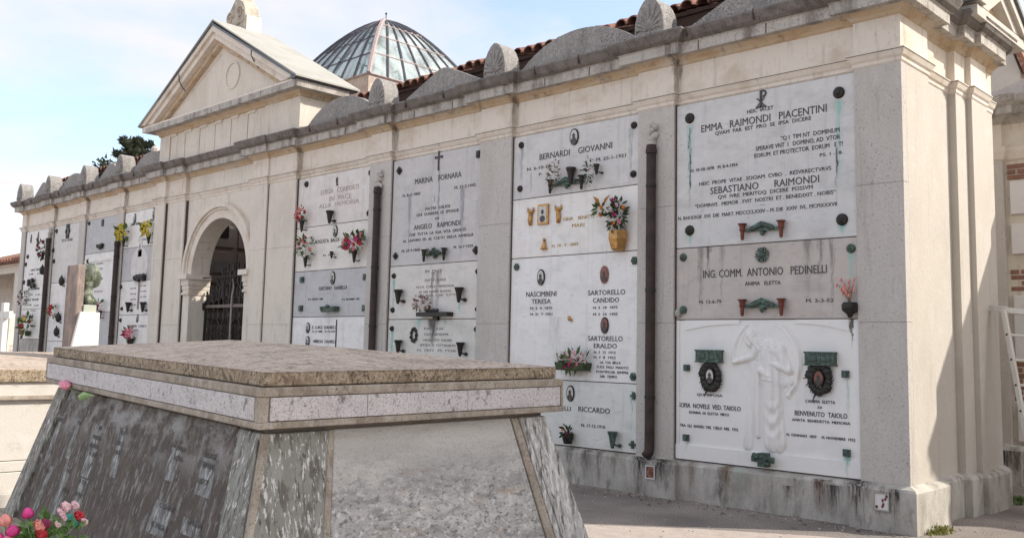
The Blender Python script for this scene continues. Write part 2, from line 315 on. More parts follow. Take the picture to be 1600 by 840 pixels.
# ============================================================ LOCULI BUILDING
YR,YP=9.05,8.98
BLD=thing('burial_building',(-15.5,10.3,0),'long cream loculi building with pilasters, scalloped parapet and a pedimented arched portico','building')
XE=-3.51
path=[(-27.52,11.7),(-27.52,YP),(-27.237,YP),(-27.237,YR),(-25.55,YR),(-25.55,YP),(-25.226,YP),(-25.226,YR),(-23.55,YR),(-23.55,YP),(-23.182,YP),(-23.182,YR),(-21.41,YR),(-21.41,YP),(-21.033,YP),(-21.033,YR),
 (-19.30,YR),(-19.30,8.90),(-18.86,8.90),(-18.86,8.97),(-18.10,8.97),(-18.10,YR),(-15.42,YR),(-15.42,8.93),(-14.90,8.93),(-14.90,8.97),(-14.02,8.97),(-14.02,YR),
 (-11.93,YR),(-11.93,YP),(-11.387,YP),(-11.387,YR),(-9.40,YR),(-9.40,YP),(-8.788,YP),(-8.788,YR),(-6.66,YR),(-6.66,YP),(-6.145,YP),(-6.145,YR),(-3.985,YR),(-3.985,YP),(XE,YP),
 (XE,9.685),(-3.60,9.685),(-3.60,10.496),(-3.522,10.496),(-3.522,10.829),(-3.464,10.829),(-3.464,11.332),(-3.522,11.332),(-3.522,11.70)]
iR=path.index((-15.42,8.93)); iL=path.index((-18.10,8.97))
# core walls (left of arch, right of arch, above, back, end)
AX0,AX1,AZ,AR=-17.76,-15.64,2.96,1.06
DCX0=-19.0
core=MB()
core.box(-27.5,-18.3,9.07,9.35,0,5.2); core.box(-15.0,-3.7,9.07,9.35,0,5.2)
core.box(-27.5,-22.12,11.45,11.68,0,5.2); core.box(-14.6,-3.7,11.45,11.68,0,5.2)
core.box(-27.5,-27.25,9.35,11.45,0,5.2)
core.build('wall',m_wall,BLD)
MB().box(-3.92,-3.62,9.36,11.44,0,5.2).build('wall',m_wall,BLD)
MB().box(-27.4,-3.7,9.2,11.55,5.2,5.24).build('roof_deck',m_mortar,BLD)

m_joint_shade=plain('dark_joint_and_shade',(.07,.06,.055),.95)
# recess panels of wall between pilasters (front faces at YR)
for a,b in ((-27.25,-25.5),(-25.24,-23.5),(-23.2,-21.35),(-21.05,-19.25),(-13.95,-11.9),(-11.4,-9.35),(-8.8,-6.6),(-6.16,-3.95)):
    MB().box(a,b,YR,9.08,4.48,4.98).build('bay_wall',m_frieze,BLD)
    MB().box(a,b,YR-.012,9.08,.4,4.479).build('bay_backing',m_joint_shade,BLD)
# arch wall with opening
def arch_poly(x0,x1,z0,z1,cx,r,sp,n=20):
    pts=[(x0,z0),(cx-r,z0),(cx-r,sp)]+[(cx+r*math.cos(math.pi-math.pi*i/n),sp+r*math.sin(math.pi*i/n)) for i in range(1,n)]+[(cx+r,sp),(cx+r,z0),(x1,z0),(x1,z1),(x0,z1)]
    return pts
ACX=(AX0+AX1)/2
def arch_wall(mb,x0,x1,z0,z1,cx,r,sp,ya,yb,n=20):
    arc=[(cx+r*math.cos(math.pi-math.pi*i/n),sp+r*math.sin(math.pi*i/n)) for i in range(n+1)]
    mb.box(x0,cx-r,ya,yb,z0,sp); mb.box(cx+r,x1,ya,yb,z0,sp)
    # spandrels as quads
    L=[(x0,sp)]+[(x0,z1)]
    vs=[];fs=[]
    for y in (ya,yb):
        vs+=[(a,y,b) for a,b in arc]+[(x0 if i<n/2 else x1, y, 0) for i in range(0)]
    k=n+1
    top=[]
    for i,(a,b) in enumerate(arc): top.append((x0+(x1-x0)*i/n,z1))
    for y in (ya,yb): vs+=[(a,y,b) for a,b in top]
    for i in range(n):
        fs+=[(i,i+1,2*k+i+1,2*k+i),(k+i,k+i+1,3*k+i+1,3*k+i),(i,i+1,k+i+1,k+i)]
    mb.add(vs,fs)
    for y in (ya,yb): mb.add([(x0,y,sp),(cx-r,y,sp),(x0,y,z1)],[(0,1,2)]); mb.add([(x1,y,sp),(cx+r,y,sp),(x1,y,z1)],[(0,1,2)])
mb=MB(); arch_wall(mb,-18.12,-15.40,0,4.98,ACX,AR,AZ,YR,9.42); mb.build('arch_wall',m_wall,BLD)
# archivolt + impost + jamb piers
def ring(mb,cx,cz,r0,r1,ya,yb,n=28,a0=0,a1=math.pi):
    vs=[];fs=[]
    for i in range(n+1):
        t=a0+(a1-a0)*i/n; c,s_=math.cos(t),math.sin(t)
        vs+=[(cx+r0*c,ya,cz+r0*s_),(cx+r1*c,ya,cz+r1*s_),(cx+r1*c,yb,cz+r1*s_),(cx+r0*c,yb,cz+r0*s_)]
    for i in range(n):
        for j in range(4): fs.append((4*i+j,4*i+(j+1)%4,4*i+4+(j+1)%4,4*i+4+j))
    if abs(a1-a0)<6.2: fs+= [(0,1,2,3),(4*n,4*n+1,4*n+2,4*n+3)]
    mb.add(vs,fs)
mb=MB(); ring(mb,ACX,AZ,AR-.004,1.22,YR-.035,YR+.01); ring(mb,ACX,AZ,1.22,1.265,YR-.06,YR+.01); ring(mb,ACX,AZ,1.265,1.35,YR-.10,YR+.01)
mb.build('archivolt',m_frieze,BLD,bevel=.008)
for s,(a,b) in ((0,(-18.02,AX0)),(1,(AX1,-15.46))):
    mb=MB(); mb.box(a,b,YR-.05,YR-.001,.0,2.55); mb.build('jamb',m_wall,BLD,bevel=.006)
    mb=MB()
    for z0,z1,o in ((2.55,2.60,.03),(2.60,2.66,.008),(2.66,2.74,.02),(2.74,2.86,.04),(2.86,2.96,.11)):
        mb.box(a-o*.6,b+o*.6,YR-.055-o,9.44,z0,z1)
    mb.build('impost',m_frieze,BLD,bevel=.006)
# plinth, mouldings, frieze, cornice
PL=[(.085,0),(.085,.375),(.065,.40),(.0,.432)]
sweep(path[:iL+1],PL,.3).build('plinth',m_plinth,BLD)
sweep(path[iR:],PL,.12).build('plinth',m_plinth,BLD)
sweep(path,[(.0,4.485),(.012,4.50),(.012,4.53),(.03,4.55),(.048,4.59),(.055,4.60),(.055,4.618),(.0,4.622)]).build('architrave',m_frieze,BLD)
sweep(path,[(.0565,4.601),(.0565,4.608)],.0).build('painted_shadow_line',m_joint_shade,BLD) if 0 else sweep(path,[(.0562,4.600),(.0568,4.6035),(.0562,4.607)],-.05).build('painted_shadow_line',m_joint_shade,BLD)  # dark strip painting in the shadow line below the architrave's top fillet
# frieze segments over the pilasters follow the same plan
sweep(path,[(-.001,4.60),(-.001,4.975)],.05).build('frieze',m_frieze,BLD)
sweep(path,[(.0,4.96),(.02,4.975),(.03,5.00),(.085,5.045),(.09,5.06)],.1).build('bed_moulding',m_ochre,BLD)
sweep(path,[(.09,5.045),(.17,5.045),(.17,5.15),(.19,5.165),(.10,5.17)],.1).build('corona',m_corn,BLD)
sweep(path,[(.15,5.165),(.195,5.17),(.235,5.20),(.255,5.24),(.275,5.285),(.26,5.31),(.0,5.315)],.15).build('gutter',m_gut,BLD)
for x in (-4.9,-5.75,-7.35,-8.1,-9.9,-10.75,-12.5,-13.3,-20.1,-22.3,-24.4,-26.3):
    MB().box(x-.005,x+.005,9.05-.1755,9.0,5.047,5.151).build('corona_joint',m_joint_shade,BLD); MB().box(x-.105,x-.095,9.05-.277,8.9,5.20,5.312).build('gutter_joint',m_joint_shade,BLD)
# pilasters
def pil(x0,x1,y0,y1=9.12,mat=None,zs=(.43,1.95,3.3,4.487)):
    if x1<-4: MB().box(x1+.001,x1+.014,y0+.03,YR+.005,.43,4.484).build('dirty_joint',m_joint_shade,BLD)
    for a,b in zip(zs[:-1],zs[1:]):
        MB().box(x0,x1,y0,y1,a+.001,b-.001).build('pilaster_block',mat or m_pil,BLD,bevel=.004)
for a,b in ((-27.52,-27.237),(-25.55,-25.226),(-23.55,-23.182),(-21.41,-21.033),(-11.93,-11.387),(-9.40,-8.788),(-6.66,-6.145)): pil(a,b,YP)
pil(-19.30,-18.86,8.90,mat=m_wall); pil(-18.86,-18.10,8.97,mat=m_wall); pil(-15.42,-14.90,8.93,mat=m_wall); pil(-14.90,-14.02,8.97,mat=m_wall)
m_endw=stone('end_wall_render',(.54,.50,.445),[((.46,.42,.37),.5,(1.5,1.5,1),.45,.7),((.60,.565,.51),.5,(4,4,4),.5,.7),((.36,.32,.27),.45,(12,12,1.2),.58,.74),((.42,.38,.33),.5,(24,24,16),.58,.68)],bump=.35,bscale=26)
pil(-3.985,XE,YP,9.10)
MB().box(-3.8,XE-.001,9.10,9.685,.43,4.487).build('end_pier',m_endw,BLD,bevel=.004)
MB().box(-3.9,-3.60,9.684,10.497,.43,4.487).build('end_bay_wall',m_endw,BLD)
MB().box(-3.9,-3.522,10.496,10.83,.43,4.487).build('end_pier',m_endw,BLD,bevel=.004)
MB().box(-3.9,-3.464,10.829,11.333,.43,4.487).build('end_pier',m_endw,BLD,bevel=.004)
MB().box(-3.9,-3.522,11.332,11.70,.43,4.487).build('end_pier',m_endw,BLD,bevel=.004)
# end wall frieze face gets the same clean render
# parapet segments, antefixes
def seg_arc(x0,x1,z0,h,y0=9.02,y1=9.16,n=18):
    cx=(x0+x1)/2; w_=(x1-x0)/2; r=(w_*w_+h*h)/(2*h); cz=z0+h-r; a=math.asin(w_/r)
    poly=[(x0,5.29),(x1,5.29)]+[(cx+r*math.sin(a-2*a*i/n),cz+r*math.cos(a-2*a*i/n)) for i in range(n+1)]
    MB().prism(poly,'y',y0,y1).build('parapet_arch',m_par,BLD,bevel=.01)
def seg_tri(x0,x1,z0,h,y0=9.02,y1=9.16):
    cx=(x0+x1)/2
    poly=[(x0,5.29),(x1,5.29),(x1,z0),(cx+.1,z0+h*.97),(cx,z0+h),(cx-.1,z0+h*.97),(x0,z0)]
    MB().prism(poly,'y',y0,y1).build('parapet_gable',m_par,BLD,bevel=.01)
for x0,x1,k in ((-6.12,-3.95,'t'),(-8.75,-6.60,'a'),(-11.35,-9.22,'t'),(-13.9,-11.83,'a'),(-20.85,-19.05,'a'),(-22.85,-21.2,'t'),(-25.1,-23.3,'a'),(-27.05,-25.5,'t')):
    (seg_arc if k=='a' else seg_tri)(x0,x1,5.33,.43)
def antefix(cx,y,parent,depth=.30,w_=.205,h=.50,side=False,z0=5.30):
    half=[(1,0),(1.02,.22),(.98,.42),(.86,.62),(.66,.79),(.40,.92),(.14,.99)]; poly=[(w_*a,h*b) for a,b in half]+[(0,h)]+[(-w_*a,h*b) for a,b in half[::-1]]
    mb=MB()
    if not side: mb.prism([(cx+a,z0+b) for a,b in poly],'y',y,y+depth)
    else: mb.prism([(y+a,z0+b) for a,b in poly],'x',cx,cx-depth)
    a_=mb.build('antefix',m_par,parent,bevel=.01)
    mb=MB()
    for k in range(-4,5):
        t=k*.30; L=h*(.80-.055*abs(k))
        pts=[]
        for i in range(6):
            u=i/5; r_=.06+L*u*.88; tt=t*(.55+.65*u); xx=math.sin(tt)*r_*.78*(1 if abs(k)<4 else 1.05); zz=.03+math.cos(tt)*r_*.98
            xx=max(-w_*.86,min(w_*.86,xx)); zz=max(.02,zz)
            pts.append((xx,zz))
        rr=[.006,.016,.021,.021,.015,.005]
        if not side: mb.tube([(cx+p[0],y-.002,z0+p[1]) for p in pts],rr,6)
        else: mb.tube([(cx+.002,y+p[0],z0+p[1]) for p in pts],rr,6)
    if not side: mb.ball((cx,y,z0+.05),(.035,.02,.03),8,5)
    else: mb.ball((cx,y,z0+.05),(.02,.035,.03),8,5)
    mb.build('palmette_relief',m_par,a_,smooth=True)
for x in (-27.36,-25.32,-23.05,-21.02,-11.60,-8.98,-6.385,-3.70): antefix(x,8.80,BLD)
antefix(-3.30,10.50,BLD,side=True,depth=.2,w_=.19)
# end pediment over the short side
def pediment(parent,axis,face,c0,c1,zb,h,thick,deep,mats):
    """triangular pediment; face = coordinate of its front, deep = depth back"""
    cm=(c0+c1)/2; ext=.0
    s=1 if axis=='x' else -1
    def pr(poly,a,b,name,mat,bev=.006):
        MB().prism(poly,axis,a,b).build(name,mat,parent,bevel=bev)
    # horizontal cornice
    f=face; bk=face-s*deep
    pr([(c0,zb-.12),(c1,zb-.12),(c1,zb),(c0,zb)],f-s*.04,bk,'pediment_cornice',mats[0])
    # raking bands: outer flashing, cyma, corona, bed
    L=math.hypot(cm-c0,h); nx,nz=h/L,(cm-c0)/L
    def band(o0,o1,fa,fb,name,mat):
        # offsets measured inwards from the outer line
        for sg in (0,1):
            a0=(c0-.04,zb+.02); ap=(cm,zb+h)
            def off(o): 
                # inner parallel line: at the eaves and at the ridge
                return (a0[0]+o*L/h,a0[1]),(cm,ap[1]-o*L/(cm-c0))
            (p0,p1),(q0,q1)=off(o0),off(o1)
            poly=[p0,p1,q1,q0]
            if sg: poly=[(2*cm-x,z) for x,z in poly]
            pr(poly,fa,fb,name,mat)
    band(-.03,.015,f+s*.03,bk,'roof_flashing',m_lead)
    band(.015,.12,f+s*.0,bk,'raking_cyma',mats[0])
    band(.12,.24,f-s*.05,bk,'raking_corona',mats[0])
    band(.24,.34,f-s*.16,bk,'raking_bed_moulding',mats[1])
    # tympanum
    o=.30; e=c0-.04+o*L/h
    pr([(e-.1,zb-.01),(2*cm-e+.1,zb-.01),(cm,zb+h-o*L/(cm-c0)+.05)],f-s*.26,bk,'tympanum',mats[2])
    return cm
# attic and pediment of the portico
Y0=8.93
MB().box(-19.28,-13.96,Y0+.05,9.85,5.2,6.02).build('attic_wall',m_wall,BLD)
xs=[-19.30,-18.97]; ed=[at(p,250,'y',8.93).x for p in (269,)]
edges=[-19.30,-18.86,-18.22,-17.60,-16.98,-16.36,-15.74,-15.12,-13.95]
for i in range(8):
    MB().box(edges[i]+(.028 if i else 0),edges[i+1]-.0,Y0+(.0 if i in (0,7) else .018),Y0+.06,5.30,5.985).build('attic_slab',m_wall,BLD,bevel=.004)
    if i: MB().box(edges[i]+.03,edges[i]+.30,Y0-.006,Y0+.03,5.90,5.985).build('slab_lug',m_wall,BLD)
sweep([(-19.30,9.85),(-19.30,Y0),(-13.95,Y0),(-13.95,9.85)],[(.0,5.95),(.02,5.955),(.03,5.99),(.09,6.045),(.10,6.06)],.1).build('attic_bed_moulding',m_ochre,BLD)
sweep([(-19.30,9.80),(-19.30,Y0),(-13.95,Y0),(-13.95,9.80)],[(.10,6.045),(.235,6.045),(.235,6.16),(.0,6.165)],.4).build('attic_corona',m_corn,BLD)
pediment(BLD,'y',8.66,-19.72,-13.80,6.20,1.62,0,1.25,(m_frieze,m_ochre,m_wall))
# inner triangle moulding and round wreath on the tympanum
mb=MB(); wc=at(364,118,'y',8.92)
for k in range(28):
    t0=2*math.pi*k/28+.1
    if .26<((t0/(2*math.pi))%1)<.30: continue
ring(mb,wc.x,wc.z,.235,.275,8.895,8.93,36,0,2*math.pi); mb.build('wreath_ring',m_wall,BLD,bevel=.006)
mb=MB(); 
for sg in (-1,1):
    a=(ACX+sg*2.05,6.36); b=(ACX+sg*.12,7.28)
    mb.tube([(a[0],8.915,a[1]),(b[0],8.915,b[1])],.014,6)
mb.build('tympanum_fillet',m_wall,BLD)
# crack in the raking cornice omitted from geometry of the joints: real joint strips
for sg,u in ((-1,.54),(1,.5)):
    x=ACX+sg*2.96*(1-u); z=6.22+1.60*u
    mb=MB(); nx,nz=(-.47*-sg,-.88)
    pts=[(x+sg*0,8.657,z-.02),(x-sg*.015+.01,8.655,z-.14),(x+.03,8.70,z-.25),(x+.035,8.80,z-.36)]
    mb.tube(pts,.012,5); mb.build('cornice_joint',m_cdark,BLD)
# portico roof slopes
mb=MB()
for sg in (-1,1):
    e=(ACX+sg*3.06,6.19); a=(ACX,7.87)
    mb.add([(e[0],8.62,e[1]),(a[0],8.62,a[1]),(a[0],9.98,a[1]),(e[0],9.98,e[1]),(e[0],8.62,e[1]+.03),(a[0],8.62,a[1]+.03),(a[0],9.98,a[1]+.03),(e[0],9.98,e[1]+.03)],[(0,1,2,3),(4,5,6,7),(0,1,5,4),(1,2,6,5),(2,3,7,6),(3,0,4,7)])
mb.build('portico_roof',m_zinc,BLD)
MB().prism([(-13.84,6.17),(-13.70,6.17),(-13.66,6.22),(-13.84,6.30)],'y',8.64,9.96).build('eaves_gutter',m_lead,BLD)
# scroll finial
fx0,fx1,fy0,fy1=-17.40,-16.645,9.28,9.62
mb=MB()
prof=[(fx0,7.55),(fx1,7.55),(fx1,8.20),(fx1-.04,8.34),(fx1-.13,8.47),(fx1-.25,8.54),(fx1-.27,8.72),(fx1-.42,8.72),(fx1-.44,8.56),(fx0+.20,8.44),(fx0+.12,8.36),(fx0+.02,8.22),(fx0,8.02)]
mb.prism(prof,'y',fy0,fy1); fin=mb.build('finial_block',stone('finial_stone',(.52,.45,.36),[((.25,.22,.19),.8,(6,6,4),.45,.65),((.62,.55,.45),.5,(9,9,9),.5,.7)],bump=.5),BLD,bevel=.02)
mb=MB()
for (cx_,cz_,r0) in ((fx0+.17,8.20,.15),(fx1-.20,8.26,.14)):
    pts=[(cx_+r0*(1-i/22)*math.cos(i*.5),fy0-.005,cz_+r0*(1-i/22)*math.sin(i*.5)) for i in range(20)]
    mb.tube(pts,.024,6)
mb.tube([(fx0+.1,fy0,7.98),(fx0+.35,fy0-.01,8.0),(fx1-.05,fy0,8.06)],.03,6)
mb.build('volute_carving',MATS['finial_stone'],fin,smooth=True)
MB().box(fx1-.005,fx1+.03,fy0+.03,fy1+.02,7.82,8.17).build('cornice_tablet',m_frieze,fin)
# joint bars on pediment end
pediment(BLD,'x',-3.16,10.27,11.93,5.36,.55,0,.9,(m_endw,m_ochre,m_ochre))
mb=MB()
for (y0,y1,zz0) in ((10.25,11.95,5.37),):
    c=(y0+y1)/2
    for sg in (-1,1):
        e=(c+sg*.90,5.38); a=(c,5.95)
        mb.add([(-3.13,e[0],e[1]),(-3.13,a[0],a[1]),(-4.2,a[0],a[1]),(-4.2,e[0],e[1]),(-3.13,e[0],e[1]+.03),(-3.13,a[0],a[1]+.03),(-4.2,a[0],a[1]+.03),(-4.2,e[0],e[1]+.03)],[(0,1,2,3),(4,5,6,7),(0,1,5,4),(1,2,6,5),(2,3,7,6),(3,0,4,7)])
mb.build('end_roof',m_zinc,BLD)
# tiled roof of the wings, seen from below as a row of tile ends
def half_tile():
    mb=MB(); n=7; L=.62; vs=[];fs=[]
    for j,(y,rs) in enumerate(((0,1),(L,.85))):
        for i in range(n+1):
            t=math.pi*i/n
            for rr in (.095*rs,.078*rs): vs.append((rr*math.cos(t),y,rr*math.sin(t)+y*.36))
    k=2*(n+1)
    for i in range(n):
        a=2*i
        fs+=[(a,a+2,a+2+k,a+k),(a+1,a+1+k,a+3+k,a+3),(a,a+1,a+3,a+2),(a+k,a+2+k,a+3+k,a+1+k)]
    fs+=[(0,k,k+1,1),(2*n,2*n+1,2*n+1+k,2*n+k)]
    return mb.add(vs,fs)
proto=None
def lay_tiles(x0,x1,y,z,step,parent,rows=2,both=True,jit=.02):
    global proto
    x=x0; 
    while x<x1:
        for r_ in range(rows):
            if proto is None:
                proto=half_tile().build('roof_tile',m_tile,parent); o=proto; proto['_l']=1; del proto['_l']
                cl=proto.location.copy(); base=cl
            else:
                o=proto.copy(); sc.collection.objects.link(o)
            o.location=Vector((x+random.uniform(-jit,jit),y+.31+r_*.5+random.uniform(-jit,jit),z+r_*.18+random.uniform(-jit,jit)*.6)); ROOTLOC[o.name]=o.location.copy()
            o.rotation_euler=(random.uniform(-.03,.03),random.uniform(-.05,.05),random.uniform(-.04,.04))
            o.parent=parent; o.matrix_parent_inverse=Matrix.Translation(-ROOTLOC[parent.name])
        x+=step
lay_tiles(-13.4,-4.05,9.36,5.79,.205,BLD,2)
lay_tiles(-26.6,-19.9,9.36,5.79,.205,BLD,1)
for a,b in ((-13.5,-3.95),(-26.8,-19.6)):
    mb=MB(); mb.add([(a,9.46,5.74),(b,9.46,5.74),(b,10.6,6.14),(a,10.6,6.14),(a,9.46,5.79),(b,9.46,5.79),(b,10.6,6.19),(a,10.6,6.19),(a,11.7,5.74),(b,11.7,5.74),(a,11.7,5.79),(b,11.7,5.79)],[(0,1,2,3),(4,5,6,7),(0,1,5,4),(3,2,9,8),(7,6,11,10),(8,9,11,10),(0,3,8,10,7,4),(1,2,9,11,6,5)]); mb.build('roof_bed',m_dkb,BLD)
    MB().box(a,b,9.50,9.62,5.2,5.74).build('eaves_wall',m_dkb,BLD)

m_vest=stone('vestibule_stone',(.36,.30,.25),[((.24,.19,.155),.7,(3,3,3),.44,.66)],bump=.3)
# room behind the arch
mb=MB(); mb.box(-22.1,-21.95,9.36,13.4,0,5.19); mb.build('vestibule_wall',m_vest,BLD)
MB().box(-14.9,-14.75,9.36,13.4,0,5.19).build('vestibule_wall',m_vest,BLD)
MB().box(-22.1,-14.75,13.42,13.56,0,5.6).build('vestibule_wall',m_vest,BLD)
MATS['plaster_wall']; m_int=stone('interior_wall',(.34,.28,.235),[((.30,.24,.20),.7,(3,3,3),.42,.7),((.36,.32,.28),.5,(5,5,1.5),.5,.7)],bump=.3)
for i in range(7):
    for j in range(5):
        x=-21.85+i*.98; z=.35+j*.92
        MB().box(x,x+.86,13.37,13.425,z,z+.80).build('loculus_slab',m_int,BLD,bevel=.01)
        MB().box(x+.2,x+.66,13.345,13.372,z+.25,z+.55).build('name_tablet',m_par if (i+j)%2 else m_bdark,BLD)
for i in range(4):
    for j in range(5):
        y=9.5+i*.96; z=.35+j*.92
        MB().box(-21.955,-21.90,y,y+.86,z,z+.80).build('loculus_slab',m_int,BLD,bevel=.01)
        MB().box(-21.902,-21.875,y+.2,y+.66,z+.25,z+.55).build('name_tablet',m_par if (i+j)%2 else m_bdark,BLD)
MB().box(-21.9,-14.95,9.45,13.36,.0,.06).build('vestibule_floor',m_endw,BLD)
MB().tube([(AX0,9.25,2.90),(AX1,9.25,2.90)],.012,6).build('tie_rod',m_iron,BLD)

# ============================================================ IRON GATE
GATE=thing('iron_gate',(ACX,9.36,0),'tall scrolled black wrought iron gate closing the arched doorway','gate')
gy=9.36
mb=MB(); mb.box(AX0+.02,AX0+.06,gy-.02,gy+.02,.05,2.45); mb.box(AX1-.06,AX1-.02,gy-.02,gy+.02,.05,2.45); mb.box(AX0+.02,AX1-.02,gy-.015,gy+.015,.08,.12); mb.build('frame',m_iron,GATE)
MB().box(AX0+.02,AX1-.02,gy-.02,gy+.02,2.30,2.36).build('rail',plain('rail_iron',(.16,.13,.11),.6,.2),GATE)
MB().tube([(ACX+.05,gy-.03,.05),(ACX+.05,gy-.03,2.5),(ACX+.10,gy-.03,2.68),(ACX+.05,gy-.03,2.85)],[.022,.022,.018,.008],8).build('centre_stile',plain('pale_iron',(.30,.27,.25),.5,.2),GATE)
def scroll(cx_,z0,h,w_,fl):
    pts=[]
    for i in range(25):
        u=i/24; a=u*2*math.pi*1.0
        pts.append((cx_+fl*w_*math.sin(a)*(.6+.4*math.cos(a*2)),gy,z0+h*u))
    return pts
n=10; wd=(AX1-AX0-.12)/n
sc0=None
for i in range(n):
    for j in range(4):
        mb=MB(); cx_=AX0+.06+wd*(i+.5); fl=1 if (i+j)%2 else -1
        mb.tube(scroll(cx_,.14+.54*j,.535,wd*.45,fl),.016,5,False)
        c=(cx_+fl*wd*.22,gy,.14+.54*j+.14); 
        mb.tube([(c[0]+.05*(1-k/10)*math.cos(k*.9),gy,c[2]+.05*(1-k/10)*math.sin(k*.9)) for k in range(9)],.018,5,False)
        mb.ball((cx_,gy,.14+.54*j+.38),(.045,.02,.06),6,4)
        mb.build('scroll',m_iron,GATE)
for i in range(n):
    cx_=AX0+.06+wd*(i+.5); h=.26+.62*math.sin(math.pi*(i+.5)/n)**2
    mb=MB(); mb.tube([(cx_,gy,2.34),(cx_+.04*(-1)**i,gy,2.34+h*.5),(cx_,gy,2.34+h)],[.02,.03,.004],5)
    for q in (.15,.45,.7):
        for sg in (-1,1): mb.tube([(cx_,gy,2.34+h*q),(cx_+sg*.08,gy,2.36+h*(q+.08)),(cx_+sg*.095,gy,2.38+h*(q+.2)),(cx_+sg*.05,gy,2.36+h*(q+.22))],[.016,.026,.02,.008],5)
    mb.build('spearhead',m_iron,GATE)
mb=MB(); mb.box(AX0-.05,AX0+.05,gy-.06,gy,2.26,2.40); mb.build('hinge_bracket',m_iron,GATE)

# ============================================================ GLASS DOME
DC=Vector((-17.27,13.3)); DA=1.73; DZ=7.27; DH=1.98
DOME=thing('glass_dome',(DC.x,DC.y,5.2),'square ribbed glass dome with dark metal ribs on a rough plastered drum behind the parapet','dome')
m_drum=stone('drum_render',(.50,.42,.36),[((.36,.26,.21),.8,(4,4,4),.42,.66),((.62,.54,.47),.6,(8,8,8),.5,.7),((.24,.18,.15),.6,(12,12,12),.58,.75)],bump=.9,bscale=20)
mb=MB(); mb.box(DC.x-DA,DC.x+DA,DC.y-DA,DC.y-DA+.2,5.2,DZ); mb.box(DC.x-DA,DC.x+DA,DC.y+DA-.2,DC.y+DA,5.2,DZ); mb.box(DC.x-DA,DC.x-DA+.2,DC.y-DA+.2,DC.y+DA-.2,5.2,DZ); mb.box(DC.x+DA-.2,DC.x+DA,DC.y-DA+.2,DC.y+DA-.2,5.2,DZ)
mb.build('drum',m_drum,DOME)
def dp(side,u,r):
    """point on the dome: side 0..3, u -1..1 along the side, r 1 base .. 0 apex"""
    z=DZ+DH*(1-r**1.62); a=DA*1.01*r; x,y=u*a,-a
    c,s_=[(1,0),(0,1),(-1,0),(0,-1)][side]
    return Vector((DC.x+x*c-y*s_,DC.y+x*s_+y*c,z))
RS=[1,.80,.58,.36,.03]; NP=7
m_rib=plain('rib_metal',(.075,.072,.085),.45,.4); m_ribp=plain('rib_painted',(.36,.28,.27),.6,0)
mg,tg,bgl=newmat('dome_glass',.3)
bgl.inputs['Base Color'].default_value=(.66,.72,.71,1); bgl.inputs['IOR'].default_value=1.45
trn=N(tg,'ShaderNodeBsdfTransparent'); trn.inputs[0].default_value=(.86,.92,.93,1); mxs=N(tg,'ShaderNodeMixShader')
nz_=N(tg,'ShaderNodeTexNoise'); nz_.inputs['Scale'].default_value=1.6; gg=N(tg,'ShaderNodeNewGeometry'); tg.links.new(gg.outputs['Position'],nz_.inputs['Vector'])
mrg=N(tg,'ShaderNodeMapRange'); mrg.inputs[1].default_value=.35; mrg.inputs[2].default_value=.65; mrg.inputs[3].default_value=.45; mrg.inputs[4].default_value=.85; tg.links.new(nz_.outputs['Fac'],mrg.inputs[0])
tg.links.new(mrg.outputs[0],mxs.inputs[0]); tg.links.new(bgl.outputs[0],mxs.inputs[1]); tg.links.new(trn.outputs[0],mxs.inputs[2]); tg.links.new(mxs.outputs[0],tg.nodes['Material Output'].inputs[0])
for sd_ in range(4):
    for i in range(NP):
        u0,u1=-1+2*i/NP,-1+2*(i+1)/NP
        mb=MB(); 
        corner=(i==0)
        mb.tube([dp(sd_,u0,1-.97*k/12) for k in range(13)],[.05 if corner else .036]*13,6)
        mb.build('rib',m_ribp if (corner and sd_==1) else m_rib,DOME)
        for j in range(4):
            a=[dp(sd_,u0,RS[j]),dp(sd_,u1,RS[j]),dp(sd_,u1,RS[j+1]),dp(sd_,u0,RS[j+1])]
            nn=(a[1]-a[0]).cross(a[3]-a[0]).normalized()
            mid=[dp(sd_,u0,(RS[j]+RS[j+1])/2),dp(sd_,u1,(RS[j]+RS[j+1])/2)]
            q=[a[0],a[1],mid[1],a[2],a[3],mid[0]]
            v=[p-nn*.006 for p in q]+[p+nn*.006 for p in q]
            MB().add(v,[(0,1,2,5),(5,2,3,4),(6,7,8,11),(11,8,9,10),(0,1,7,6),(3,4,10,9)]).build('pane',mg,DOME,fixn=False)
    for j in range(4):
        mb=MB(); a,b=dp(sd_,-1,RS[j]),dp(sd_,1,RS[j]); mb.tube([a,b],.022,5)
        for i in range(1,NP):
            p=dp(sd_,-1+2*i/NP,RS[j]); 
            if j: mb.ball(p,.05,6,4)
        mb.build('ring_bar',m_ribp if j==0 or sd_==1 else m_rib,DOME)
mb=MB(); mb.lathe([(.10,0),(.12,.03),(.05,.06),(.012,.08),(.012,.2),(.03,.22),(.005,.26)],(DC.x,DC.y,DZ+DH-.03),8); mb.build('cap',m_rib,DOME)
mb=MB()
for sg in (-1,1): mb.tube([(DC.x-DA,DC.y+sg*.6,DZ+.1),(DC.x+DA,DC.y+sg*.6,DZ+.1)],.03,5); mb.tube([(DC.x+sg*.6,DC.y-DA,DZ+.15),(DC.x+sg*.6,DC.y+DA,DZ+.15)],.03,5); mb.tube([(DC.x+sg*1.2,DC.y,DZ+.1),(DC.x,DC.y,DZ+1.6)],.03,5); mb.tube([(DC.x,DC.y+sg*1.2,DZ+.1),(DC.x,DC.y,DZ+1.6)],.03,5)
mb.build('inner_truss',plain('white_truss',(.6,.6,.58),.5),DOME)

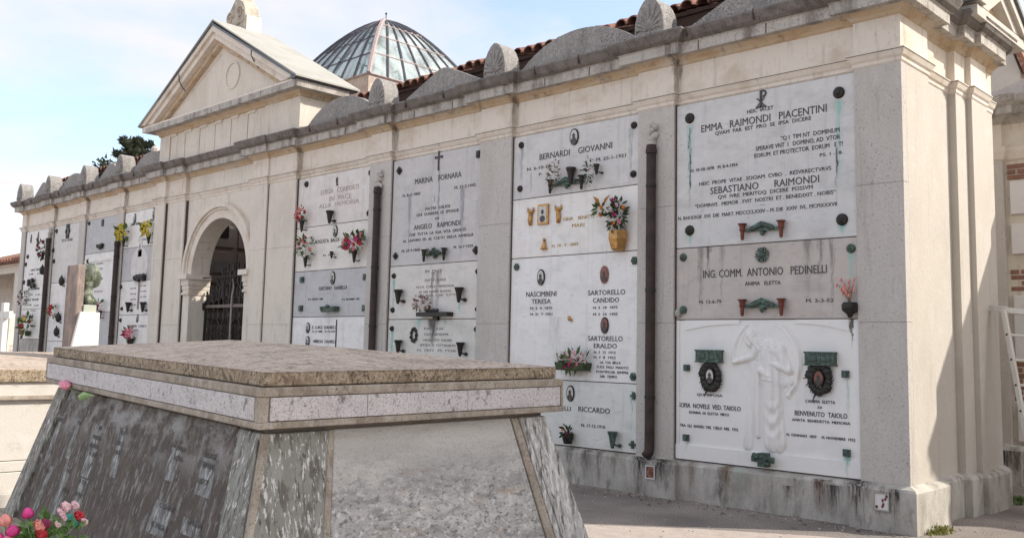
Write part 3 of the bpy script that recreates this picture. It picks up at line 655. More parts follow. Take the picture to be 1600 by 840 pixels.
# ============================================================ MEMORIAL PLAQUES
YS=9.022           # front face of the slabs
def X(px,py,y=YS): return at(px,py,'y',y).x
def Z(px,py,y=YS): return at(px,py,'y',y).z
def stud(px,py,r,kind,parent,mat=None,y=YS):
    p=at(px,py,'y',y); mb=MB()
    if kind=='round': mb.lathe([(r,0),(r*.98,.014),(r*.8,.026),(r*.45,.034),(r*.4,.045),(r*.1,.052)],(p.x,y+.001,p.z),20,'y')
    elif kind=='square': mb.box(p.x-r,p.x+r,y-.03,y,p.z-r,p.z+r); mb.box(p.x-r*.6,p.x+r*.6,y-.045,y-.03,p.z-r*.6,p.z+r*.6)
    elif kind=='diamond': mb.prism([(p.x-r,p.z),(p.x,p.z-r),(p.x+r,p.z),(p.x,p.z+r)],'y',y-.03,y); mb.prism([(p.x-r*.5,p.z),(p.x,p.z-r*.5),(p.x+r*.5,p.z),(p.x,p.z+r*.5)],'y',y-.045,y-.03)
    elif kind=='cross': mb.box(p.x-r,p.x+r,y-.025,y,p.z-r*.3,p.z+r*.3); mb.box(p.x-r*.3,p.x+r*.3,y-.028,y,p.z-r,p.z+r); mb.ball((p.x,y-.02,p.z),r*.35,6,4)
    elif kind=='leaf':
        for k in range(6):
            a=k*math.pi/3; mb.ball((p.x+r*.5*math.cos(a),y-.012,p.z+r*.5*math.sin(a)),(r*.45,.02,r*.45),6,4)
        mb.ball((p.x,y-.02,p.z),(r*.3,.03,r*.3),6,4)
    mb.build('stud',mat or m_bdark,parent,smooth=(kind in('leaf',)))
def oval(px,py,rx,rz,parent,face=None,y=YS,frame=None,dark=None):
    """enamel portrait: frame, pale ground, dark silhouette"""
    p=at(px,py,'y',y)
    def ell(ax,az,ya,yb,c=p,n=20): return MB().prism([(c.x+ax*math.cos(2*math.pi*i/n),c.z+az*math.sin(2*math.pi*i/n)) for i in range(n)],'y',ya,yb)
    o=ell(rx,rz,y-.016,y).build('portrait',frame or m_bdark,parent)
    ell(rx*.8,rz*.84,y-.02,y-.015).build('enamel',face or m_cpot,o)
    mb=ell(rx*.62,rz*.34,y-.023,y-.019,Vector((p.x,0,p.z-rz*.45))); mb.prism([(p.x+rx*.34*math.cos(2*math.pi*i/12),p.z+rz*.12+rz*.3*math.sin(2*math.pi*i/12)) for i in range(12)],'y',y-.0235,y-.019)
    mb.build('silhouette',dark or m_cdark,o)
    return o
def line(s,px,py,wpx,hpx,parent,mat=None,bold=.0,y=YS):
    p=at(px,py,'y',y); a=at(px-wpx/2,py,'y',y).x; b=at(px+wpx/2,py,'y',y).x
    h=at(px,py-hpx/2,'y',y).z-at(px,py+hpx/2,'y',y).z
    text(s,(a+b)/2,p.z,abs(b-a),h,y-.001,mat or m_letter,parent,bold=bold)
WH=(.7,.7,.7); GY=(.42,.44,.46)
def plaque(x0,x1,z0,z1,mat,label,group=None,y=YS,bev=.004):
    o=MB().box(x0+.012,x1-.012,y,9.044,z0+.005,z1-(.012 if z1>4.4 else .005)).build('memorial_plaque',mat,None,bevel=bev)
    return tag(o,label,'memorial plaque','memorial plaques set in the bays of the wall')
def zline(p,q): return (Z(*p)+Z(*q))/2
Gt='verdigris'
# ---- bay 1 (nearest the corner)
x0,x1=-6.145,-3.985
zA=zline((1057,387),(1340,371)); zB=zline((1057,499),(1343,498))
sx=lambda px,py:X(px,py)
mt=m_marb('marble_blue_grey',(.62,.61,.595),[(sx(1078,240),Z(1078,196),Z(1078,320),.045,TEAL,.9),(sx(1078,240),Z(1078,200),Z(1078,330),.02,(.08,.08,.08),1.2),(sx(1311,200),Z(1311,157),Z(1311,300),.05,TEAL,.9),(sx(1308,300),Z(1311,230),Z(1311,320),.02,(.10,.11,.10),1.0),(sx(1316,365),Z(1316,350),zA,.05,TEAL,1.0),(sx(1078,372),Z(1078,368),zA,.045,TEAL,1.0)])
p=plaque(x0,x1,zA,4.485,mt,'largest blue-grey marble plaque beside the corner pilaster, long Latin inscription, round studs')
for q in ((1078,185,.062),(1311,145,.062),(1078,360,.06),(1316,343,.062)): stud(q[0],q[1],q[2],'round',p)
c=at(1189,153,'y',YS-.003)
mb=MB(); mb.box(c.x-.012,c.x+.012,YS-.012,YS,c.z-.10,c.z+.08); ring(mb,c.x+.028,c.z+.045,.022,.04,YS-.012,YS,16,-math.pi/2-.2,math.pi*.75)
for sg in (-1,1): mb.add([(c.x-.06*sg,YS-.011,c.z-.10),(c.x-.04*sg,YS-.011,c.z-.10),(c.x+.055*sg,YS-.011,c.z+.0),(c.x+.035*sg,YS-.011,c.z+.0)],[(0,1,2,3)])
mb.box(c.x-.06,c.x+.06,YS-.012,YS,c.z-.108,c.z-.092); mb.build('monogram',m_letter,p)
for a in (("HEIC  IACET",1188,171.5,41,6),("EMMA   RAIMONDI   PIACENTINI",1194,185,196,12),("QVAM  PAR  EST  PRO  SE  IPSA  DICERE",1192.6,197,150,6),
  ("“Q I  TIM NT  DOMINUM",1266,210,92,7),("SPERAVE VNT  I   DOMINO, AD  VTOR",1247,223.5,132,7),("EORUM  ET PROTECTOR  EORUM   E T!",1248,234,138,7),("PS. 1 – 8.",1299,240,36,5),
  ("N. 10-VII-1878   M. 8-4-1954",1116,262,73,5),("HEIC  PROPE  VITAE . SOCIAM  CVBO  .  RESVRRECTVRVS",1196,275,206,6),("SEBASTIANO      RAIMONDI",1195,288.5,170,11.5),
  ("QVI  IVRE  MERITOQ  DICERE  POSSVM",1196,300.5,148,6),("“DOMINVS . MEMOR . FVIT  NOSTRI  ET . BENEDIXIT . NOBIS”",1196,311,220,6),("–",1191,320,9,2),("N. RHODIGII  XVI  DIE  MART. MDCCCLXXIV – M. DIE  XXIV  IVL. MCMXXXVII",1184,330,248,6)):
    line(*a,p,bold=.0 if a[4]>8 else .0)
mt=m_marb('marble_beige_streaked',(.52,.47,.43),[(sx(1095,430),zA,zB,.05,(.28,.25,.22),1.1),(sx(1107,400),zA,Z(1107,430),.03,(.15,.13,.12),1.0),(sx(1128,430),zA,zB+.1,.04,(.33,.30,.27),1.0),(sx(1262,400),zA,Z(1262,470),.05,(.28,.25,.22),.9),(sx(1300,400),zA,zB,.03,(.28,.25,.22),1),(sx(1282,400),zA,Z(1282,440),.03,(.22,.2,.18),.9),(sx(1331,440),Z(1330,395),Z(1330,470),.03,TEAL,.8)])
p=plaque(x0,x1,zB,zA,mt,'beige rain-streaked marble plaque below the big blue-grey one, bronze cross medal above its single name')
for q in ((1068,402),(1330,388),(1068,484)): stud(q[0],q[1],.047,'round',p,m_bronze)
c=at(1191.5,398,'y',YS); mb=MB()
for k in range(8):
    a=k*math.pi/4; r=.085; mb.prism([(c.x,c.z),(c.x+r*math.cos(a-.27),c.z+r*math.sin(a-.27)),(c.x+r*.8*math.cos(a),c.z+r*.8*math.sin(a)),(c.x+r*math.cos(a+.27),c.z+r*math.sin(a+.27))],'y',YS-.02-.0007*k,YS)
mb.ball((c.x,YS-.02,c.z),(.035,.02,.035),8,5); mb.build('cross_medal',m_bronze,p)
for a in (("ING. COMM.  ANTONIO   PEDINELLI",1195.5,424,193,13),("ANIMA   ELETTA",1192,442,56,6),("N. 12-6-79",1110,471,34,5.5),("M. 2-3-52",1281,469,43,5.5)): line(*a,p,bold=.0)
# relief slab
m_rel=stone('relief_marble',(.83,.81,.78),[((.64,.64,.65),.5,(3,3,3),.5,.72),((.45,.52,.46),.35,(8,8,.8),.6,.8)],rough=.6,bump=.05,streaks=[(sx(1324,720),Z(1324,711),.43,.04,TEAL,1.0),(sx(1074,700),Z(1074,688),.5,.025,TEAL,.5),(sx(1324,600),Z(1324,590),.8,.03,TEAL,.4),(sx(1331,520),Z(1331,497),Z(1331,550),.018,(.12,.12,.11),1.5)])
p=plaque(x0,x1,.435,zB,m_rel,'white marble plaque carved with a veiled mourning woman between two bronze wreath portraits',y=9.035)
RELIEF=p
W_,H_=x1-x0,zB-.435
# heightfield relief
def cap2(x,y,a,b,r0,r1,h):
    ax,ay=a; bx,by=b; dx,dy=bx-ax,by-ay; L2=dx*dx+dy*dy; t=max(0,min(1,((x-ax)*dx+(y-ay)*dy)/(L2 or 1))); r=r0+(r1-r0)*t
    d=math.hypot(x-ax-dx*t,y-ay-dy*t)
    return h*math.sqrt(max(0,1-(d/r)**2)) if d<r else 0
def sm(a,b,t): t=max(0,min(1,(t-a)/(b-a))); return t*t*(3-2*t)
def rp(px,py):
    q=at(px,py,'y',9.03); return ((q.x-x0),(q.z-.435))
def A_(zx,zy): return rp(1040+zx/2.8,480+zy/2.8)   # points read off the enlarged photograph
P_=dict(head=A_(375,135),neck=A_(400,165),sh=A_(430,180),chest=A_(450,215),back=A_(510,190),hip=A_(470,330),knee=A_(470,450),foot=A_(480,560),elbow=A_(530,250),wrist=A_(470,250),fl=A_(440,290))
FIG=[(A_(372,125),A_(378,150),.075,.07,.062),(A_(395,150),A_(440,175),.055,.09,.05),(A_(425,175),A_(500,190),.085,.085,.06),(A_(450,190),A_(465,330),.13,.115,.058),(A_(465,330),A_(472,470),.105,.115,.055),(A_(472,470),A_(480,585),.115,.13,.05),
 (A_(500,190),A_(540,270),.065,.055,.06),(A_(545,275),A_(470,245),.05,.035,.065),(A_(400,170),A_(385,215),.05,.04,.05),(A_(385,215),A_(300,240),.045,.025,.045),(A_(385,250),A_(378,430),.055,.05,.03),(A_(378,430),A_(360,600),.05,.06,.028),(A_(405,250),A_(405,560),.03,.03,.035),(A_(425,275),A_(455,300),.05,.06,.075),(A_(440,310),A_(470,320),.04,.03,.07),(A_(520,330),A_(560,320),.06,.05,.03)]
cc=A_(440,235); 
def hgt(x,z):
    h=0
    for a,b,r0,r1,k in FIG: h=max(h,cap2(x,z,a,b,r0,r1,k))
    # big curved veil: an arch from the wrist on the left over the head to the elbow on the right
    dx,dz=(x-cc[0])/.385,(z-cc[1])/.46; rr=math.hypot(dx,dz); an=math.atan2(dz,dx)
    if an>-.9 and an<3.3:
        h=max(h,.030*math.exp(-((rr-1)/.05)**2)+.018*math.exp(-((rr-.88)/.04)**2))
        if rr<1: h=max(h,.012)
    if h>.02 and z<cc[1]+.15:
        # robe folds
        fx=x-P_['hip'][0]; 
        k_=sm(0,.2,cc[1]+.15-z)
        h+=(.009*math.sin(fx*85+1.5*math.sin(z*5)+z*3)-.005*max(0,math.sin(fx*150+z*4))**4)*k_
        dz2=z-P_['knee'][1]
        if abs(fx-.01)<.12 and -.36<dz2<.14: h+=.015*math.sin(dz2*38-fx*fx*420+2*fx)*(1-abs(fx-.01)/.12)*sm(-.36,-.2,dz2)*(1-sm(.0,.14,dz2))
    elif h>.03: h+=.007*math.sin(x*80+z*60)+.004*math.sin(x*160-z*120)
    # face hollow
    return h
nx_,nz_2=150,170; bx0,bx1,bz0,bz1=A_(285,0)[0],A_(600,0)[0],A_(0,625)[1],A_(0,75)[1]
vs=[];fs=[]
for j in range(nz_2+1):
    for i in range(nx_+1):
        x=bx0+(bx1-bx0)*i/nx_; z=bz0+(bz1-bz0)*j/nz_2; e=min(i,nx_-i,j,nz_2-j)
        vs.append((x0+x,9.0345-(hgt(x,z) if e>0 else -.004),.435+z))
for j in range(nz_2):
    for i in range(nx_): a=j*(nx_+1)+i; fs.append((a,a+1,a+nx_+2,a+nx_+1))
MB().add(vs,fs).build('mourning_woman_relief',m_rel,p,smooth=True,fixn=False)
# raised border ogees at top, base band
mb=MB(); n=24
for sg,(pa,pb) in ((0,((1071,516),(1156,506))),(1,((1243,505),(1327,517)))):
    a=at(*pa,'y',9.03); b=at(*pb,'y',9.03); vs=[]
    k=[(a.x+(b.x-a.x)*i/n,a.z+(b.z-a.z)*i/n+.02*math.sin(math.pi*i/n)) for i in range(n+1)]
    MB().prism([(x,z) for x,z in k]+[(k[-1][0],zB-.004),(k[0][0],zB-.004)],'y',9.021,9.036).build('raised_border',m_rel,p)
MB().box(x0+.005,at(1062,560,'y',9.03).x,9.0225,9.036,.60,zB-.004).build('raised_border',m_rel,p,bevel=.004); MB().box(at(1338,560,'y',9.03).x,x1-.005,9.0225,9.036,.60,zB-.004).build('raised_border',m_rel,p,bevel=.004)
MB().box(x0+.004,x1-.004,9.012,9.036,.438,.60).build('base_band',m_rel,p,bevel=.005)
for a in (("QUI RIPOSA",1109,617,40,4),("SOFIA  NOVELE  VED. TAIOLO",1109,635,97,7.5),("DONNA  DI  ELETTA  VIRTU",1108,645.5,62,4.5),("TRA  GLI  ANGELI  DEL  CIELO  NEL  1932",1108,667,91,4.5),
  ("A",1281,617.5,5,4),("L'ANIMA  ELETTA",1282,627,46,5),("DI",1281,636,6,4),("BENVENUTO  TAIOLO",1283,647,82,8),("AMATA  BENEDETTA  MEMORIA",1283,658,91,4.5),("N. GENNAIO  1859     M. NOVEMBRE  1932",1283,682.5,107,4.5)):
    line(*a,p,y=9.034,bold=.0)
for q in ((1074,574),(1322,584),(1073,683),(1324,707)): stud(q[0],q[1],.035,'square',p,m_bronze,y=9.03)
for px,py in ((1110,588),(1280,592)):
    c=at(px,py,'y',9.0); mb=MB()
    for k in range(14):
        a=k*2*math.pi/14+.2; r=.115; rr=.03+.02*random.random()
        mb.ball((c.x+r*.85*math.cos(a),9.0,c.z+r*1.1*math.sin(a)),(rr*1.2,.022,rr*1.1),6,4,.3)
        mb.tube([(c.x+r*.9*math.cos(a),9.005,c.z+r*1.1*math.sin(a)),(c.x+r*(1.25+.25*random.random())*math.cos(a+.25),8.99,c.z+r*1.5*math.sin(a+.25))],[.012,.003],4)
    mb.tube([(c.x-.03,9.0,c.z-.12),(c.x-.07,8.99,c.z-.22)],[.015,.004],5)
    wr=mb.build('bronze_wreath',m_bdark,p)
    oval(px,py-1,.055,.085,p,m_cred if px>1200 else m_cpot,y=8.985)
for px,py in ((1107,556),(1281,560)):
    c=at(px,py,'y',8.98); mb=MB(); mb.box(c.x-.155,c.x+.155,8.955,9.035,c.z-.065,c.z+.065); mb.box(c.x-.165,c.x+.165,8.95,9.035,c.z+.052,c.z+.07); mb.box(c.x-.165,c.x+.165,8.95,9.035,c.z-.07,c.z-.055)
    for sg in (-1,1): mb.box(c.x+sg*.075-.05,c.x+sg*.075+.05,8.945,8.957,c.z-.028,c.z+.028)
    mb.box(c.x-.02,c.x+.02,8.947,8.957,c.z-.05,c.z+.05); mb.build('bronze_lamp_box',m_bronze,p,bevel=.005)
c=at(1192,718,'y',8.95); mb=MB(); mb.box(c.x-.125,c.x+.125,8.93,8.965,c.z-.025,c.z+.035); mb.box(c.x-.05,c.x+.05,8.925,9.03,c.z-.07,c.z+.07)
for k in range(8): mb.ball((c.x+random.uniform(-.11,.11),8.93,c.z+random.uniform(-.04,.05)),(.035,.025,.028),6,4,.4)
mb.build('bronze_handle',m_bronze,p)

# ---- bracket planters (bronze flower holders) as things of their own
def bracket(px,py,w_,label,pots=m_red,y=YS,sprig=False,group='bronze wall brackets with two cups'):
    c=at(px,py,'y',y-.05); t=thing('flower_bracket',(c.x,y,c.z-.06),label,'flower holder',group)
    mb=MB(); mb.box(c.x-w_*.42,c.x+w_*.42,y-.05,y-.012,c.z-.022,c.z+.012)
    for k in range(11):
        u=(k-5)/5; mb.ball((c.x+u*w_*.24,y-.05,c.z+.045*(1-abs(u))+.005),(.028,.025,.03),6,4,.4)
    mb.tube([(c.x-w_*.25,y-.03,c.z),(c.x-w_*.1,y-.05,c.z+.05),(c.x,y-.06,c.z+.07),(c.x+w_*.1,y-.05,c.z+.05),(c.x+w_*.25,y-.03,c.z)],.014,6)
    mb.ball((c.x,y-.04,c.z-.045),(.03,.025,.03),6,4,.3); mb.box(c.x-.03,c.x+.03,y-.02,y,c.z-.04,c.z+.04)
    mb.build('rail',m_bronze,t)
    for sg in (-1,1):
        xx=c.x+sg*w_*.44
        MB().lathe([(.014,-.11),(.02,-.08),(.022,-.02),(.034,.0),(.028,.012),(.034,.05),(.05,.062),(.05,.07),(.03,.07),(.025,.0)],(xx,y-.055,c.z),12).build('cup',pots,t,smooth=False)
    return t
bracket(1190,357,.52,'bronze flower bracket with two rusty cups at the foot of the blue-grey Latin plaque')
bracket(1190,477,.52,'bronze flower bracket with two rusty cups at the foot of the beige streaked plaque')
bracket(678,396,.50,'dark bronze flower bracket below the tall grey plaque with a cross on top',pots=m_bdark)
bracket(884,286,.60,'bronze flower bracket holding dry twigs on the grey plaque left of the near drainpipe',pots=m_bdark)
# ---- bay 2
x0,x1=-8.788,-6.66
zA=zline((803,311),(1000,290)); zB=zline((803,402),(998,393)); zC=zline((877,592),(994.6,601))
mt=m_marb('marble_grey_veined',(.62,.605,.59),[(sx(815,260),Z(815,230),zA,.04,(.33,.34,.35),1),(sx(985,250),Z(985,200),zA,.04,(.34,.35,.36),1),(sx(830,290),Z(830,270),zA,.03,(.3,.3,.3),.7)])
p=plaque(x0,x1,zA,4.485,mt,'grey veined marble plaque with small oval portrait, top of bay left of nearest drainpipe')
for q in ((815,227),(991,196),(813,295),(990,272)): stud(q[0],q[1],.045,'round',p)
oval(898,214,.072,.108,p)
for a in (("BERNARDI    GIOVANNI",900,236,113,10),("N. 6-10-18",842,262,36,5),("P.",845,272,5,4),("M. 25-1-1921",955,246,46,5.5)): line(*a,p,bold=.0)
mt=m_marb('marble_warm_white',(.82,.79,.755))
p=plaque(x0,x1,zB,zA,mt,'warm white marble plaque with a square gold-framed photograph between two small gilt angels')
c=at(850,335,'y',YS); o=MB().box(c.x-.095,c.x+.095,YS-.03,YS,c.z-.135,c.z+.135).build('photo_frame',m_goldv,p,bevel=.008)
MB().box(c.x-.066,c.x+.066,YS-.033,YS-.028,c.z-.105,c.z+.105).build('photograph',m_cpot,o)
mb=MB(); mb.ball((c.x,YS-.033,c.z+.03),(.026,.004,.034),10,6); mb.ball((c.x,YS-.033,c.z-.06),(.05,.004,.045),10,6); mb.build('silhouette',m_cdark,o)
def angel(px,py,sg):
    c=at(px,py,'y',YS-.02); mb=MB(); mb.tube([(c.x,c.y,c.z-.12),(c.x+.01*sg,c.y,c.z-.05),(c.x,c.y,c.z+.02),(c.x,c.y,c.z+.05)],[.022,.032,.03,.012],8); mb.ball((c.x,c.y-.005,c.z+.065),.022,8,6)
    for s2 in (-1,1): mb.tube([(c.x,c.y,c.z+.03),(c.x+s2*.04,c.y,c.z+.07),(c.x+s2*.055,c.y,c.z+.12)],[.016,.022,.004],6)
    mb.build('angel_figure',m_goldv,p,smooth=True)
angel(829,338,-1); angel(872,334,1)
c=at(850,383,'y',YS-.02); MB().lathe([(.05,-.055),(.045,-.03),(.03,0),(.022,.035),(.012,.05)],(c.x,c.y,c.z),10).ball((c.x,c.y,c.z+.07),.022,8,6).build('praying_figure',m_goldv,p,smooth=True)
for a in (("GINA    BENETTI",904,340,47,5.5),("MARI",903.5,351.5,19,6),("N. 18 - 9 - 2009",883,382.5,41,4.5)): line(*a,p,m_gold,bold=.0)
mt=m_marb('marble_white_wide',(.82,.80,.775),[(sx(870,500),Z(870,495),zC,.1,(.5,.5,.5),.5)])
p=plaque(x0,x1,zC,zB,mt,'wide white marble plaque with three oval portraits, left of the near drainpipe at mid height')
for q in ((808,417),(992,407),(990,588)): stud(q[0],q[1],.055,'leaf',p,m_bronze)
oval(846,433,.065,.105,p); oval(945,429,.065,.11,p,m_cred,frame=m_cred); oval(945.5,508,.06,.10,p,m_cred)
c=at(889,497,'y',YS-.01); MB().ball((c.x,c.y,c.z),(.03,.012,.03),7,5,.4).ball((c.x+.04,c.y,c.z-.02),(.02,.012,.02),7,5,.4).build('bronze_bud',m_goldv,p)
for a in (("NASCIMBENI",846,459,47,8),("TERESA",845.6,470.5,30,7.5),("N. 2  4  1875",846,481,34,4),("M. 31  7  1951",846,490.5,34,4),("SARTORELLO",948,456.5,58,8),("CANDIDO",947,468.5,41,7.5),("N. 2  10  1875",946,480,38,4),("M. 5  10  1950",946,490.5,38,4),
  ("SARTORELLO",946,528.5,54,8),("ERALDO",946,540,36,7.5),("N. 3  12  1912",945,550,34,4),("M. 7  8  1952",945,558,34,4),("LA  TUA  BELLA",954,566,32,4),("TUOI  FIGLI  MARITO",957,573.5,50,4),("PONTIFICAR  SEMPRE",957,581,50,4),("NEL  TEMPO",951,588,26,4)): line(*a,p,bold=.0)
mt=m_marb('marble_greenish',(.70,.70,.66),[(sx(987,620),Z(987,610),.5,.02,TEAL,.7),(sx(955,690),Z(955,690),.45,.02,TEAL,.5)])
p=plaque(x0,x1,.435,zC,mt,'pale greenish marble plaque with cross-shaped studs, lowest beside the near drainpipe')
for q in ((991,618),(989,694)): stud(q[0],q[1],.045,'cross',p,m_bronze)
oval(892,614,.062,.10,p)
for a in (("BERTONCELLI",866,636,52,7),("RICCARDO",928.5,640,49,8.5),("N. 17-12-1910",927,665,37,5)): line(*a,p,bold=.0)
# ---- bay 3
x0,x1=-11.387,-9.40
zA=zline((612,415),(754,408)); zB=zline((610,497),(750,499.5))
mt=m_marb('marble_grey_bands',(.56,.54,.53),[(sx(640,330),Z(640,305),zA,.05,(.30,.30,.31),1),(sx(722,330),Z(722,295),zA,.06,(.30,.30,.31),1),(sx(686,290),Z(686,262),zA,.03,(.25,.25,.26),.9)])
p=plaque(x0,x1,zA,4.485,mt,'tall grey marble plaque with bronze cross at the top and diamond corner studs')
stud(625,267,.062,'diamond',p);stud(750,241,.05,'square',p);stud(619,400,.055,'diamond',p);stud(744.5,391,.062,'diamond',p)
c=at(686,250,'y',YS); mb=MB(); mb.box(c.x-.012,c.x+.012,YS-.015,YS,c.z-.14,c.z+.12); mb.box(c.x-.07,c.x+.07,YS-.016,YS,c.z+.03,c.z+.055)
for q in ((0,.12),(-.07,.042),(.07,.042),(0,-.14)): mb.ball((c.x+q[0],YS-.008,c.z+q[1]),(.022,.012,.022),6,4)
mb.build('cross',m_letter,p)
c=at(678,312,'y',YS); MB().ball((c.x,YS-.01,c.z),(.02,.015,.03),8,5).tube([(c.x,YS-.01,c.z+.02),(c.x,YS-.01,c.z+.08)],[.015,.003],6).build('flame_ornament',m_white,p)
for a in (("MARINA    FORNARA",685,278,72,9),("N. 8·11·1860",643,304,27,4.5),("M. 22·2·1942",727,291,33,5),("PATRI  DILIGI",684,324,38,4.5),("QUI  GUARDIA  LE  SPOGLIE",684,332.5,66,4.5),("DI",683,341,5,4),
  ("ANGELO    RAIMONDI",683,351.5,72,8),("CHE  TUTTA  LA  SUA  VITA  DEDICÒ",684,362,88,4.5),("AL  LAVORO  ED  AL  CULTO  DELLA  FAMIGLIA",685,371.5,110,4.5),("N. 27·4·1868",642,391,28,4.5),("M. 16·7·1929",724,385,30,4.5)): line(*a,p,bold=.0)
st=[(sx(615,450),Z(615,437),zB,.035,TEAL,1.4),(sx(748,440),Z(748,428),zB,.04,TEAL,1.4),(sx(683,460),Z(683,422),zB+.05,.07,(.30,.26,.25),1.3),(sx(676,440),Z(676,425),zB,.03,(.16,.14,.14),1.2),(sx(655,495),Z(655,497),zB,.09,TEAL,.8),(sx(718,470),Z(718,470),zB,.02,TEAL,1)]
mt=m_marb('marble_teal_streaks_upper',(.68,.65,.61),st)
p=plaque(x0,x1,zB,zA,mt,'pale plaque with turquoise copper streaks, directly under the tall grey plaque with the cross')
for q in ((616,431),(747,424),(614,484),(746.5,483)): stud(q[0],q[1],.042,'round',p)
for i,a in enumerate((("IN  PACE",678,423,26,4.5),("DOTT. LUIGI",680,437,32,4.5),("ALLA  CARA  MEMORIA",680,447,60,3.5),("DI  UN  UOMO  BUONO",680,455,50,3.5),("E  DEI  SUOI  CARI  TUTTI",680,461,62,3.5))): line(*a,p,m_letter2)
st=[(sx(613,520),Z(613,515),.5,.035,TEAL,1.4),(sx(745,520),Z(745,515),.5,.04,TEAL,1.4),(sx(676,530),zB,Z(676,545),.12,(.10,.09,.09),1.3),(sx(655,505),zB,Z(655,520),.07,TEAL,.9),(sx(695,505),zB,Z(695,515),.05,TEAL,.9)]
mt=m_marb('marble_teal_streaks_lower',(.66,.645,.60),st)
p=plaque(x0,x1,.435,zB,mt,'pale plaque with a sooty dark streak and small bronze wreath, just above the tomb lid')
for q in ((613,513),(745,514)): stud(q[0],q[1],.042,'round',p)
for k,a in enumerate((("FAMIGLIA",678,513,30,4),("CAV. GIUSEPPE",682,522,38,4),("MODESTO  PADRE",684,531,44,4),("SPOSO  E  CITTADINO",684,539,56,4),("N. 1871  M. 1938",682,547,60,4))): line(*a,p,m_letter2)
c=at(647.5,523,'y',YS); mb=MB()
for k in range(9): a=k*.7; mb.ball((c.x+.06*math.cos(a),YS-.015,c.z+.09*math.sin(a)),(.028,.02,.03),6,4,.4)
mb.build('small_wreath',m_bdark,p)
# ---- bay 4
x0,x1=-14.02,-11.93
zA=zline((472,356),(579,343)); zB=zline((470,423),(577,418)); zC=zline((465,493.5),(573,495.5))
mt=m_marb('marble_pinkish',(.70,.65,.61),[(sx(574,300),Z(574,275),zA,.04,(.66,.66,.64),1.2),(sx(478,300),Z(478,290),zA,.03,(.66,.66,.64),1.2)])
p=plaque(x0,x1,zA,4.485,mt,'pinkish marble plaque with faint pale raised lettering, top of the bay right of the arch')
for q in ((479.5,288),(580,270),(577,333)): stud(q[0],q[1],.055,'round',p)
c=at(527,282,'y',YS); MB().ball((c.x,YS-.01,c.z),(.02,.012,.06),7,5).ball((c.x+.01,YS-.01,c.z-.07),(.022,.012,.02),6,4).build('candle_ornament',m_bdark,p)
for a in (("LUIGIA   CONFORTI",531,296,58,8),("IN  PACE",532,308,34,8),("ALLA  MEMORIA",530,318,62,7)): line(*a,p,m_marb('letter_pale',(.46,.39,.36)) if a[0][0]=='L' else MATS['letter_pale'])
mt=m_marb('marble_cream_plain',(.74,.70,.645))
p=plaque(x0,x1,zB,zA,mt,'cream marble plaque between two cut-flower vases, second from the top right of the arched portico')
oval(524.5,361,.06,.10,p)
for a in (("AUGUSTA  BALDI",511,376,38,6),("VED. CONFORTI",556,372,30,5),("N. 1880",514,398,18,3)): line(*a,p)
mt=m_marb('marble_blueish',(.50,.495,.50))
p=plaque(x0,x1,zC,zB,mt,'blue-grey marble plaque with four green bronze corner plates, right of the arch')
for q in ((473,437),(572,432.5),(471,481.5),(570.5,481)): stud(q[0],q[1],.05,'square',p,m_bronze)
oval(520.5,434,.065,.11,p)
for a in (("GAETANO   DANIELLA",520.5,449.5,44,6),("N. 5  MARZO  1888",493,467,23,3),("M. 2  DICEMBRE  1939",548,467,27,3)): line(*a,p)
MB().box(-14,-13.9,9.03,9.05,.5,.6)
mt=m_marb('marble_white_lower',(.78,.765,.745))
p=plaque(x0,x1,.435,zC,mt,'white marble plaque with two stacked oval portraits, lowest one right of the arch')
oval(481.5,512,.055,.09,p); oval(481,533,.055,.09,p)
for a in (("E. LUIGI  DANIELI",506,511,36,5),("N. 2·5·1888    M. 4·2·1947",506,517.5,36,3),("TERESA  DANIELI",507,533,34,5),("N. 1890",492,533,6,2)): line(*a,p)
MB().box(sx(525.5,520)-.012,sx(525.5,520)+.012,YS-.008,YS+.001,.46,zC-.05).build('bronze_bead',m_bdark,p)
# ---- left wing bays (far)
def far_bay(x0,x1,zs,mats,labels):
    o=[]
    for i in range(len(zs)-1): o.append(plaque(x0,x1,zs[i+1],zs[i],mats[i],labels[i]))
    return o
mW=m_marb('marble_far_white',(.78,.75,.72)); mG=m_marb('marble_far_grey',(.48,.475,.48)); mC=m_marb('marble_far_cream',(.64,.61,.58)); mG2=m_marb('marble_far_mist',(.50,.485,.485))
z1=zline((202,387),(240,383)); z2=zline((193,438),(239,438)); z3=zline((189,491.5),(235,491.5))
pl=far_bay(-21.033,-19.30,[4.485,z1,z2,z3,.435],[mW,mG2,mW,mW],['white plaque with two small portraits beside yellow flowers, left of the portico','grey plaque with a pale round carved emblem, left of the portico','white plaque with a dark central crucifix stem and two vases, left of the portico','lowest white plaque of the bay left of the portico, pink flowers at its foot'])
oval(211,342,.06,.12,pl[0]); oval(241,333,.055,.12,pl[0])
for a in (("ANNA  BOSI",211,350,12,4),("ENZO  BOSI",241,343,12,4),("IN  PACE",224,374,14,3)): line(*a,pl[0])
c=at(218,415,'y',YS); mb=MB(); mb.lathe([(.42,0),(.42,.008),(.36,.010)],(c.x,YS,c.z),24,'y'); mb.box(c.x-.09,c.x+.09,YS-.01,YS,c.z+.2,c.z+.62); mb.build('round_emblem',mC,pl[1])
MB().ball((c.x-.02,YS-.01,c.z+.40),(.025,.012,.09),6,5).build('candle_ornament',m_letter2,pl[1])
for a in (("SALMASO  ELIO",219,414,24,3.5),("E  FAMIGLIA",219,422,18,3)): line(*a,pl[1],m_letter2)
c=at(217,462,'y',YS); mb=MB(); mb.box(c.x-.025,c.x+.025,YS-.02,YS,z3+.12,z2-.02); mb.build('crucifix_stem',m_letter2,pl[2])
